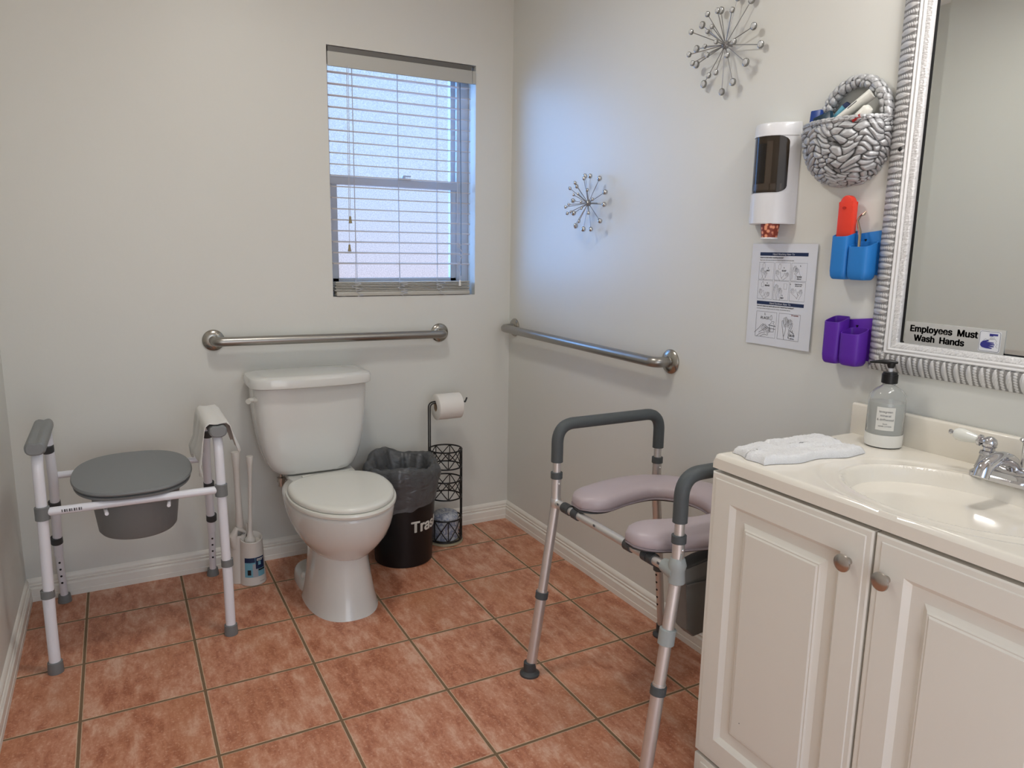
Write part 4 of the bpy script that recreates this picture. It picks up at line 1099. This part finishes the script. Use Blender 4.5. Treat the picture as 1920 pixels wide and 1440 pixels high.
# sticker on the mirror
sy0, sy1, sz0, sz1 = -1.9125, -2.126, 1.0635, 1.1115
sk = thing('wash_hands_sign', 'Employees Must Wash Hands sticker on the lower left of the mirror', 'sign', (-.010, (sy0+sy1)/2, sz0))
b = BM(); box(b, -.0092, -.0078, sy1, sy0, sz0-.003, sz1, .0003); link_mesh('plate', b, mat('sticker_film', (.46, .46, .44), .35), sk)
b = BM(); FRM = ((-.0094, 0, 0), (0, -1, 0), (0, 0, 1), (-1, 0, 0))
fr1 = ((-.0094, -1.998, 1.0905), (0, -1, 0), (0, 0, 1), (-1, 0, 0)); fr2 = ((-.0094, -1.991, 1.0705), (0, -1, 0), (0, 0, 1), (-1, 0, 0))
text_into(b, 'Employees  Must', .0236, fr1, bold=.0009, res=5); text_into(b, 'Wash  Hands', .0230, fr2, bold=.0009, res=5)
link_mesh('lettering', b, M_ink, sk)
pc0 = Vector((-.0093, -2.097, 1.0865))
b = BM(); fr3 = (pc0, (0, -1, 0), (0, 0, 1), (-1, 0, 0)); prism(b, rrect(.043, .043, .004), 0, .0004, fr3); link_mesh('pictogram_panel', b, M_paper, sk)
b = BM(); rp = rrect(.040, .040, .004); stroke(b, rp+[rp[0]], .0007, fr3, .0009)
for k in range(3): stroke(b, [(.003+.0028*k, .0095), (.002+.0028*k, .0055)], .0005, fr3, .0009)
stroke(b, [(-.012, .002), (-.008, .0045), (-.004, .003), (.0, .005), (.006, .0045), (.010, .006), (.014, .002), (.012, -.002), (.016, -.004), (.013, -.009), (.017, -.012)], .0005, fr3, .0009)
link_mesh('pictogram_lines', b, M_inkg, sk)
b = BM()
prism(b, [(-.001, .016), (.015, .016), (.015, .0125), (.006, .0125), (.006, .011), (-.001, .011)], .0004, .0011, fr3)
prism(b, [(-.017, -.004), (-.013, .0005), (-.003, .003), (-.001, .0015), (-.006, -.001), (.008, -.0012), (.009, -.0028), (-.001, -.0036), (.010, -.0046), (.0105, -.0064), (-.001, -.0072), (.0095, -.0088), (.0095, -.0106), (-.002, -.0104), (.006, -.0128), (.0055, -.0145), (-.006, -.0142), (-.014, -.0125), (-.0175, -.0085)], .0004, .0011, fr3)
link_mesh('pictogram_hand', b, M_inkb, sk)

# ================================================================ cup dispenser
cdp = thing('cup_dispenser', 'white wall cup dispenser with a smoked window holding an orange printed cup', 'dispenser', (-.04, -1.53, 1.32))
dyc, dw = -1.503, .068
def dprof(inset=0, dep=.0):
    pts = [(0, dw-inset), ]
    arc = []
    for k in range(17):
        t = -1+2*k/16; arc.append((-(.012+.058*(1-abs(t)**2.4)-dep), -t*(dw-inset)))
    return [(-.0005, (dw-inset))]+[(x, y) for x, y in arc]+[(-.0005, -(dw-inset))]
b = BM(); rg = []
for z, ins, dp in ((1.332, .001, .002), (1.334, 0, 0), (1.410, 0, 0), (1.4105, .0, .004), (1.553, .0, .004), (1.5535, 0, 0), (1.580, 0, .001), (1.586, .001, .004), (1.588, .004, .010)):
    rg.append([Vector((x, dyc+y, z+(.0 if z < 1.57 else -.06*abs(x)*.3))) for x, y in dprof(ins, dp)])
loft(b, rg); bmesh.ops.recalc_face_normals(b, faces=b.faces); link_mesh('housing', b, M_whitep, cdp, angle=30)
def arcx(y): t = abs((y-dyc)/dw); return -(.012+.058*(1-t**2.4)-.004)
b = BM(); P = []
for k in [*range(13), 13, 13.5, 14, 14.5, 15, 15.4, 15.7, 15.9, 16]:
    y = dyc+.062-.119*k/16; rc = .016; q = max(0, rc-.119*(16-k)/16); cz = rc-math.sqrt(max(0, rc*rc-q*q)); P.append([Vector((arcx(y)-.0012, y, z)) for z in (1.412+cz, 1.5525-cz)])
grid_mesh(b, P); bmesh.ops.recalc_face_normals(b, faces=b.faces)
if sum(f.normal.x for f in b.faces) > 0: bmesh.ops.reverse_faces(b, faces=b.faces)
link_mesh('smoked_window', b, M_smoke, cdp, angle=60)
b = BM(); P = []
for (y0, y1, z0, z1) in ((dyc+.012, dyc-.014, 1.436, 1.535),):
    for k in range(5):
        y = y0+(y1-y0)*k/4; P.append([Vector((arcx(y)-.0016, y, z)) for z in (z0, z1)])
grid_mesh(b, P); link_mesh('inner_column', b, mat('dark_column', (.009, .006, .004), .25), cdp)
b = BM()
for (y0, y1, z0, z1) in ((dyc+.030, dyc-.050, 1.418, 1.434), (dyc-.016, dyc-.030, 1.434, 1.540)):
    P = []
    for k in range(7):
        y = y0+(y1-y0)*k/6; P.append([Vector((arcx(y)-.0017, y, z)) for z in (z0, z1)])
    grid_mesh(b, P)
link_mesh('cup_stack', b, mat('dim_cup_stack', (.055, .040, .028), .25), cdp)
b = BM(); cpos = Vector((-.038, dyc-.020, 1.294)); lathe(b, [(.020, .003), (.0245, .041), (.0245, .045), (.019, .045)], cpos, seg=32); link_mesh('paper_cup', b, M_cup, cdp)
b = BM(); lathe(b, [(.0195, 0), (.0215, .0005), (.0222, .0022), (.0212, .0045), (.019, .004)], cpos-Vector((0, 0, .001)), seg=32); link_mesh('cup_rim', b, M_whitep, cdp)

# ================================================================ hand washing notice
po = thing('hand_washing_notice', 'laminated hand washing instructions sheet under the cup dispenser', 'poster', (-.002, -1.545, 1.01))
b = BM(); P = []
for i in range(23):
    s = i/22; row = []
    for j in range(29):
        v = j/28
        y = -1.436-.218*s; z = 1.282-.274*v
        curl = .004+.004*math.sin(s*6+v*3)*.4+.006*max(0, v-.7)+.006*max(0, s-.7)**1.0
        row.append(Vector((-.0015-curl*.6, y, z)))
    P.append(row)
grid_mesh(b, P)
P2 = [[p+Vector((.0006, 0, 0)) for p in row] for row in P]; grid_mesh(b, P2, flip=True)
bmesh.ops.recalc_face_normals(b, faces=b.faces); link_mesh('sheet', b, M_paper, po, angle=80)
def F(y, z): return ((-.0110, y, z), (0, -1, 0), (0, 0, 1), (-1, 0, 0))
def paper_x(y, z):
    s = (-1.436-y)/.218; v = (1.282-z)/.274
    return -.0015-.6*(.004+.004*math.sin(s*6+v*3)*.4+.006*max(0, v-.7)+.006*max(0, s-.7))
def pw(y, z, d=.0004): return lambda cx, cy, cz: Vector((paper_x(y-cx, z+cy)-d-max(cz, 0), y-cx, z+cy))
def pquad(b, y0, y1, z0, z1, d=.0003, mi=0):
    P = []
    for i in range(9):
        y = y0+(y1-y0)*i/8; P.append([Vector((paper_x(y, z)-d, y, z)) for z in (z0, z1)])
    grid_mesh(b, P, mi=mi)
PY = -1.436
b = BM(); pquad(b, PY-.030, PY-.190, 1.250, 1.259, .0004); pquad(b, PY-.030, PY-.190, 1.1185, 1.1275, .0004); link_mesh('header_band', b, M_navy, po, smooth=False)
b = BM()
text_into(b, 'Hand Washing How-To', .0082, F(0, 0), warp=pw(PY-.110, 1.2522, .0007), ext=.0001); text_into(b, 'Hand Sanitizer How-To', .0082, F(0, 0), warp=pw(PY-.110, 1.1207, .0007), ext=.0001)
link_mesh('header_text', b, M_paper, po, smooth=False)
def pstroke(b, pts, w, mi=0):
    pts = [Vector(p) for p in pts]; L = []
    for i, p in enumerate(pts):
        t = pts[min(i+1, len(pts)-1)]-pts[max(i-1, 0)]; t = t.normalized() if t.length > 1e-9 else Vector((1, 0)); nn = Vector((-t.y, t.x))*w/2; L.append((p+nn, p-nn))
    vv = [[b.verts.new((paper_x(PY-q.x, q.y)-.0005, PY-q.x, q.y)) for q in pr_] for pr_ in L]
    for a, c in zip(vv, vv[1:]): b.faces.new((a[0], a[1], c[1], c[0]))
b = BM()
text_into(b, 'How to scrub when washing hands?', .0060, F(0, 0), warp=pw(PY-.031, 1.2435, .0005), ext=.0001, align='LEFT', bold=.0001)
text_into(b, 'Wash hands with soap and water for at least 20 seconds before you rinse.', .0042, F(0, 0), warp=pw(PY-.031, 1.2372, .0005), ext=.0001, align='LEFT')
text_into(b, 'How do I clean my hands with alcohol-based hand sanitizer?', .0056, F(0, 0), warp=pw(PY-.031, 1.1128, .0005), ext=.0001, align='LEFT', bold=.0001)
text_into(b, 'Put enough product on hands to cover all surfaces, rub until hands feel dry.', .0042, F(0, 0), warp=pw(PY-.031, 1.1064, .0005), ext=.0001, align='LEFT')
for s_, sz, u, z in (('1.', .006, .062, 1.2155), ('WET', .0068, .062, 1.2085), ('2.', .006, .115, 1.2175), ('SOAP', .0068, .115, 1.2095), ('3.', .006, .168, 1.2235), ('SCRUB', .0062, .166, 1.1955), ('for 20 sec', .0040, .166, 1.1905),
                     ('4.', .006, .062, 1.1755), ('RINSE', .0068, .062, 1.1685), ('5.', .006, .115, 1.1445), ('DRY', .0068, .115, 1.1375), ('6.', .006, .140, 1.1755), ('TURN OFF WATER', .0036, .166, 1.1765), ('with paper towel', .0036, .166, 1.1725),
                     ('1.', .0095, .062, 1.090), ('PLACE', .0120, .062, 1.079), ('2.', .0085, .160, 1.052), ('RUB', .0110, .160, 1.040), ('until dry', .0052, .160, 1.0335)):
    text_into(b, s_, sz, F(0, 0), warp=pw(PY-u, z, .0005), ext=.0001, bold=.00012)
link_mesh('printed_text', b, M_ink, po, smooth=False)
b = BM(); text_into(b, '20 seconds', .0056, F(0, 0), warp=pw(PY-.163, 1.0945, .0005), ext=.0001, bold=.00012); link_mesh('red_text', b, M_inkr, po, smooth=False)
b = BM()
def rectl(u0, u1, z0, z1, w=.0006): pstroke(b, [(u0, z0), (u1, z0), (u1, z1), (u0, z1), (u0, z0)], w)
for k in range(3):
    rectl(.030+.0545*k, .0805+.0545*k, 1.186, 1.2325); rectl(.030+.0545*k, .0805+.0545*k, 1.1335, 1.1835)
rectl(.032, .102, 1.030, 1.099, .0008); rectl(.110, .182, 1.030, 1.099, .0008)
def hand(u, z, s, ang, w=.0008, flip=1):
    ca_, sa = math.cos(ang), math.sin(ang)
    def T_(p): x, y = p[0]*flip*s, p[1]*s; return (u+x*ca_-y*sa, z+x*sa+y*ca_)
    outl = [(-.30, -1.0), (-.34, -.2), (-.42, .2), (-.40, .62), (-.30, .66), (-.24, .30), (-.20, .85), (-.08, .88), (-.04, .34), (.02, .92), (.13, .90), (.12, .32), (.22, .76), (.32, .70), (.27, .15), (.50, .30), (.58, .20), (.32, -.18), (.24, -.5), (.26, -1.0)]
    pstroke(b, [T_(p) for p in outl], w)
    for q in ([(-.22, .30), (-.20, .05)], [(-.04, .34), (-.03, .05)], [(.12, .32), (.10, .05)]): pstroke(b, [T_(p) for p in q], w*.8)
def soapd(u, z, s, w=.0007):
    pstroke(b, [(u-.25*s, z-.5*s), (u-.3*s, z+.2*s), (u-.1*s, z+.35*s), (u-.1*s, z+.5*s), (u+.25*s, z+.5*s), (u+.25*s, z+.4*s), (u+.1*s, z+.35*s), (u+.3*s, z+.2*s), (u+.25*s, z-.5*s), (u-.25*s, z-.5*s)], w)
for (u, z, s, a, f) in ((.045, 1.203, .016, .4, 1), (.050, 1.198, .014, -.5, -1), (.098, 1.200, .016, .6, 1), (.120, 1.198, .014, -.9, -1), (.150, 1.208, .019, -.1, 1), (.160, 1.206, .017, .5, -1),
                        (.046, 1.148, .016, .7, 1), (.060, 1.144, .014, -1.0, -1), (.096, 1.157, .020, .2, 1), (.104, 1.150, .018, -.2, -1), (.155, 1.155, .017, .9, 1), (.172, 1.152, .015, -.4, -1)):
    hand(u, z, s, a, .0005, f)
soapd(.046, 1.224, .014, .0005); soapd(.100, 1.222, .014, .0005); soapd(.046, 1.173, .014, .0005); rectl(.118, .128, 1.163, 1.178, .0004)
hand(.052, 1.049, .024, -.9, .0010, 1); hand(.066, 1.045, .022, -1.1, .0010, 1)
soapd(.088, 1.060, .028, .0010); soapd(.083, 1.084, .012, .0010); pstroke(b, [(.076, 1.064), (.101, 1.062)], .0015); pstroke(b, [(.076, 1.056), (.101, 1.054)], .0012)
hand(.137, 1.062, .031, .15, .0011, 1); hand(.145, 1.062, .026, -.25, .0010, -1); pstroke(b, [(.150, 1.056), (.166, 1.048)], .0014); pstroke(b, [(.166, 1.048), (.161, 1.049)], .001)
link_mesh('line_drawing', b, M_inkg, po, smooth=False)

# ================================================================ starburst wall ornaments
def star(label, c, Rr, hub_d, gem, gems, bead_sz, seedv, squash=1.0):
    t = thing('starburst_ornament', label, 'wall ornament', (0, c[1], c[2]))
    rr = random.Random(seedv); C_ = Vector((-hub_d, c[1], c[2]))
    b = BM(); lathe(b, [(.0005, -.012), (.008, -.009), (.0115, 0), (.008, .009), (.0005, .012)], C_, seg=18); tube(b, [C_, Vector((-.001, c[1], c[2]))], .003, 8); link_mesh('hub', b, M_rod, t)
    dirs = []
    n0 = 12
    for k in range(n0): dirs.append((2*math.pi*k/n0+rr.uniform(-.12, .12)+.2, rr.uniform(-.10, .06), Rr*rr.uniform(.86, 1.04), bead_sz*rr.uniform(.92, 1.08)))
    for k in range(10): dirs.append((2*math.pi*k/10+rr.uniform(-.2, .2), rr.uniform(.42, .62), Rr*rr.uniform(.72, .9), bead_sz*.74))
    for k in range(6): dirs.append((2*math.pi*k/6+rr.uniform(-.3, .3), rr.uniform(.95, 1.15), Rr*rr.uniform(.45, .72), bead_sz*.6))
    for az, el_, L_, bs_ in dirs:
        d = Vector((-math.sin(el_), math.cos(el_)*math.cos(az)*squash, math.cos(el_)*math.sin(az)))
        e1 = C_+d*L_
        if e1.x > -.006: e1.x = -.006
        b = BM(); tube(b, [C_, e1], .0012, 6); rod = link_mesh('rod', b, M_rod, t)
        b = BM()
        if gem:
            face = Vector((-1, 0, 0)); Mx = axis_rot(face)
            lathe(b, [(bs_*.55, -.004), (bs_*1.02, -.003), (bs_*1.08, .0), (bs_*1.02, .0025), (bs_*.86, .003)], e1, rot=Mx, seg=18, mi=0)
            lathe(b, [(bs_*.88, .002), (bs_*.86, .0035), (bs_*.55, .0065), (.0003, .0072)], e1, rot=Mx, seg=8, mi=1)
            o = link_mesh('gem', b, [M_gemm, M_gem], rod, angle=18)
        else:
            lathe(b, [(.0003, -bs_*1.25), (bs_*.7, -bs_*.9), (bs_, -bs_*.1), (bs_*.95, bs_*.35), (bs_*.6, bs_*.85), (.0003, bs_*1.05)], e1, rot=axis_rot(d), seg=16); link_mesh('bead', b, M_silver, rod, angle=60)
star('large silver starburst ornament with crystal gems high on the right wall', (0, -1.302, 1.825), .120, .026, True, 28, .0098, 21)
star('small silver starburst ornament with round beads beside the window', (0, -.668, 1.425), .108, .040, False, 28, .0085, 8)

# ================================================================ woven wall basket
BKY, BKZ = -1.715, 1.560
bk_t = thing('wall_basket', 'silver woven half-round wall basket beside the mirror frame', 'basket', (0, BKY, 1.42))
RA, RD, RZ = .117, .085, .137
nu_, nv_ = 200, 150; U = np.zeros((nu_, nv_, 3)); CR = np.zeros((nu_, nv_))
uu, vv_ = np.meshgrid(np.linspace(0, 1, nu_), np.linspace(0, 1, nv_), indexing='ij')
th = uu*math.pi; phv = vv_*math.pi/2*.985
# arc coordinates
su = (th-math.pi/2)*(.30+.70*np.cos(phv))*5.2+20; sv = phv*6.0+20
warpu = .35*np.sin(sv*1.3)+.2*np.sin(su*.9+1)
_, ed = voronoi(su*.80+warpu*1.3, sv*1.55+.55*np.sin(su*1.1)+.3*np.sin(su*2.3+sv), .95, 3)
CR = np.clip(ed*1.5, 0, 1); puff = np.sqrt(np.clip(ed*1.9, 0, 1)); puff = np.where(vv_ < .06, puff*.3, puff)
rim = vv_ < .045
for i in range(nu_):
    for j in range(nv_):
        t_, p_ = th[i, j], phv[i, j]; c_ = math.cos(p_)**.72; s_ = math.sin(p_)
        n_ = Vector((-math.sin(t_)*c_/RD, math.cos(t_)*c_/RA, -s_/RZ)).normalized()
        q = Vector((-RD*math.sin(t_)*c_, BKY+RA*math.cos(t_)*c_, BKZ-RZ*s_))+n_*(.0075*puff[i, j])
        q.x = min(q.x, -.001); U[i, j] = q
b = BM(); grid_mesh(b, [[Vector(p) for p in row] for row in U]); bmesh.ops.recalc_face_normals(b, faces=b.faces)
if sum(f.normal.x for f in b.faces) > 0: bmesh.ops.reverse_faces(b, faces=b.faces)
o = link_mesh('pocket', b, M_basket, bk_t, angle=180); set_attr(o, 'crease', CR.reshape(-1))
# rim braid and inside back
def braid(name, path, r_, cells, seed, dep=.3, flat=1.0):
    n = len(path); sg = 26; b = BM(); ring = tube(b, path, r_, sg, caps=True, flat=flat)
    ss = np.arange(n)/n*cells; A, B = np.meshgrid(ss, np.arange(sg)/sg*5.0, indexing='ij')
    _, ed = voronoi(A+.6*B*.6, B*.8+10, .7, seed)
    # make it wrap softly
    cen = [Vector((0, 0, 0))]*n
    for i in range(n):
        c = sum((v.co for v in ring[i]), Vector((0, 0, 0)))/sg
        for k in range(sg):
            v = ring[i][k]; v.co = c+(v.co-c)*(1-dep+dep*1.35*math.sqrt(min(1, ed[i, k]*1.8)))
            if v.co.x > -.001: v.co.x = -.001
    o = link_mesh(name, b, M_basket, bk_t, angle=180); set_attr(o, 'crease', np.clip(ed*1.5, 0, 1).reshape(-1)); return o
HC = -1.735
rp_ = []
for k in range(120):
    a = math.pi*(k/119); rp_.append(Vector((-RD*math.sin(a)*.97-.002, BKY+RA*math.cos(a)*.97, BKZ+.001)))
braid('rim', rp_, .0062, 26, 12, dep=.35)
hp = []
for k in range(140):
    a = math.pi*k/139; hp.append(Vector((-.016, HC+.084*math.cos(a), 1.560+.092*math.sin(a))))
braid('handle', hp, .0150, 17, 6)
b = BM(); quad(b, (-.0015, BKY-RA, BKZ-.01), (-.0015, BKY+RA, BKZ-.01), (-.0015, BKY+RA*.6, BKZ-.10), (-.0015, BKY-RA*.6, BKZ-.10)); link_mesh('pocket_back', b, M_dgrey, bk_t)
# contents
def slab(w, h, d, ctr, ux, uz, bev=.002):
    """w along ux, h along uz"""
    U_ = Vector(ux).normalized(); Z_ = Vector(uz).normalized(); Z_ = (Z_-U_*Z_.dot(U_)).normalized(); W_ = U_.cross(Z_)
    b = BM(); Mx = Matrix.Translation(ctr) @ Matrix((U_, W_, Z_)).transposed().to_4x4()
    box(b, -w/2, w/2, -d/2, d/2, -h/2, h/2, bev, 2, mat4=Mx); return b
tag(link_mesh('blue_box', slab(.030, .080, .014, Vector((-.036, -1.640, 1.560)), (0, -1, 0), (.1, -.05, 1)), M_navyb, origin=(-.036, -1.640, 1.553)), 'upright royal blue carton at the left of the silver basket', 'box')
tag(link_mesh('dark_packet', slab(.050, .060, .012, Vector((-.052, -1.676, 1.556)), (0, -1, .25), (.2, .25, 1)), mat('dark_teal_packet', (.01, .035, .06), .3), origin=(-.05, -1.682, 1.549)), 'dark navy and white packet lying low in the silver basket', 'packet')
def cyl_thing(name, label, cat, p0, p1, rs, m):
    b = BM(); p0, p1 = Vector(p0), Vector(p1); n = len(rs); tube(b, [p0.lerp(p1, k/(n-1)) for k in range(n)], rs, 20)
    return tag(link_mesh(name, b, m, origin=p0, angle=50), label, cat)
b = BM(); pt0, pt1 = Vector((-.030, -1.668, 1.546)), Vector((-.022, -1.714, 1.596)); tube(b, [pt0, pt0.lerp(pt1, .75), pt1], [.012, .013, .013], 8)
tt = tag(link_mesh('teal_tube', b, M_tealp, origin=pt0, angle=30), 'pale teal tube with navy end in the middle of the silver basket', 'tube')
b = BM(); tube(b, [pt1, pt1+(pt1-pt0).normalized()*.010], [.0135, .010], 8); link_mesh('tube_end', b, M_navy, tt, angle=30)
b = BM(); q0, q1 = Vector((-.064, -1.684, 1.540)), Vector((-.030, -1.785, 1.616)); dq = q1-q0
tube(b, [q0, q0.lerp(q1, .4), q0.lerp(q1, .75), q1], [.009, .0125, .0145, .016], 24, flat=.75)
wt = tag(link_mesh('white_tube', b, M_whitet, origin=q0, angle=50), 'long white cream tube leaning to the right in the silver basket', 'tube')
b = BM(); tube(b, [q0.lerp(q1, .62)+Vector((-.0148, .002, .0)), q0.lerp(q1, .80)+Vector((-.0155, .002, .0))], .0009, 6); link_mesh('tube_print', b, M_inkg, wt)
q0, q1 = Vector((-.060, -1.745, 1.538)), Vector((-.050, -1.798, 1.582))
b = BM(); tube(b, [q0, q0.lerp(q1, .6), q0.lerp(q1, .9), q1], [.010, .0125, .0135, .008], 20); sw = tag(link_mesh('capped_tube', b, M_whitet, origin=q0, angle=50), 'short white capped tube at the right of the silver basket', 'tube')
b = BM(); tube(b, [(-.074, -1.705, 1.557), (-.079, -1.722, 1.562), (-.079, -1.737, 1.561), (-.074, -1.760, 1.556)], [.004, .006, .006, .004], 10); tube(b, [(-.072, -1.772, 1.555), (-.066, -1.788, 1.563)], .006, 10)
tag(link_mesh('red_wrapper', b, mat('red_wrapper', (.30, .012, .012), .35), origin=(-.07, -1.74, 1.55)), 'dark red wrapper peeping over the rim of the silver basket', 'wrapper')

# ================================================================ silicone holders
def holder(label, z0, m, y_off=0):
    t = thing('toothbrush_holder', label, 'holder', (-.02, -1.775+y_off, z0), 'silicone holders on the right wall')
    # back plate
    b = BM(); yl, yr = -1.733+y_off, -1.8265
    prism(b, [(yl, z0+.012), (yl, z0+.098), (yl-.006, z0+.104), (yr, z0+.115), (yr, z0+.012)], 0.0, .0045, ((-.0005, 0, 0), (0, 1, 0), (0, 0, 1), (-1, 0, 0)), .001)
    bmesh.ops.recalc_face_normals(b, faces=b.faces); link_mesh('back_plate', b, m, t)
    for yc, hw, zt, dep in ((-1.7475+y_off, .0235, z0+.100, .046), (-1.799+y_off, .0275, z0+.076, .046)):
        b = BM()
        def cr_(z, s, dd=0, sl=0):
            out = []
            for k in range(40):
                t_ = 2*math.pi*k/40; c, sn = math.cos(t_), math.sin(t_)
                y = hw*s*math.copysign(abs(c)**(2/5.0), c); x = (dep/2)*s*math.copysign(abs(sn)**(2/3.6), sn)
                out.append(Vector((-.0045-dep/2+x+0, yc+y, z+sl*(x+dep/2)/dep)))
            return out
        loft(b, [cr_(z0, .70), cr_(z0+.002, .82), cr_(z0+.008, .94), cr_(z0+.020, 1.0), cr_(zt-.010, 1.0, sl=.002), cr_(zt, 1.0, sl=.014), cr_(zt, .92, sl=.014), cr_(zt-.01, .90, sl=.01), cr_(z0+.012, .86), cr_(z0+.010, .3)])
        bmesh.ops.recalc_face_normals(b, faces=b.faces); link_mesh('cup', b, m, t, angle=50)
    b = BM(); prism(b, [(-.0035, .003), (.0035, .003), (0, -.005)], 0, .0008, ((-.0052, -1.787, z0+.092), (0, -1, 0), (0, 0, 1), (-1, 0, 0))); link_mesh('hanging_hole', b, M_black, t)
    return t
holder('bright blue double cup silicone holder on the wall left of the mirror', 1.198, M_blue)
holder('empty purple double cup silicone holder below the blue one', .995, M_purple)
rd = BM(); prof_r = [(-.0215, -.06), (.0215, -.06), (.0205, .085)]
for k in range(11): a = math.pi*k/10; prof_r.append((.0165*math.cos(a)+0.0, .094+.017*math.sin(a)))
prof_r.append((-.0205, .085))
prism(rd, prof_r, 0, .018, ((-.018, -1.7475, 1.283), (0, -1, 0), (0, 0, 1), (-1, 0, 0)), .003)
rdo = tag(link_mesh('red_case', rd, M_red, origin=(-.025, -1.747, 1.22)), 'rounded red plastic case standing in the blue holder', 'plastic case')
b = BM(); lathe(b, [(.005, 0), (.005, .0012), (.001, .0012)], (-.0362, -1.7445, 1.365), axis='-X', seg=16, sx=.6); link_mesh('thumb_mark', b, mat('dark_red', (.45, .02, .012), .4), rdo)
b = BM(); tube(b, [(-.030, -1.790, 1.215), (-.028, -1.786, 1.310), (-.026, -1.780, 1.323), (-.026, -1.776, 1.335), (-.026, -1.781, 1.344)], [.0035, .0040, .0032, .0028, .0026], 8)
tube(b, [(-.026, -1.781, 1.344), (-.026, -1.790, 1.349), (-.026, -1.797, 1.357)], [.003, .006, .0006], 8, flat=.5)
tag(link_mesh('metal_tweezers', b, M_brass, origin=(-.03, -1.79, 1.22)), 'bent metal tweezers standing in the right cup of the blue holder', 'tweezers')

for o in bpy.data.objects:
    if '_o' in o: del o['_o']
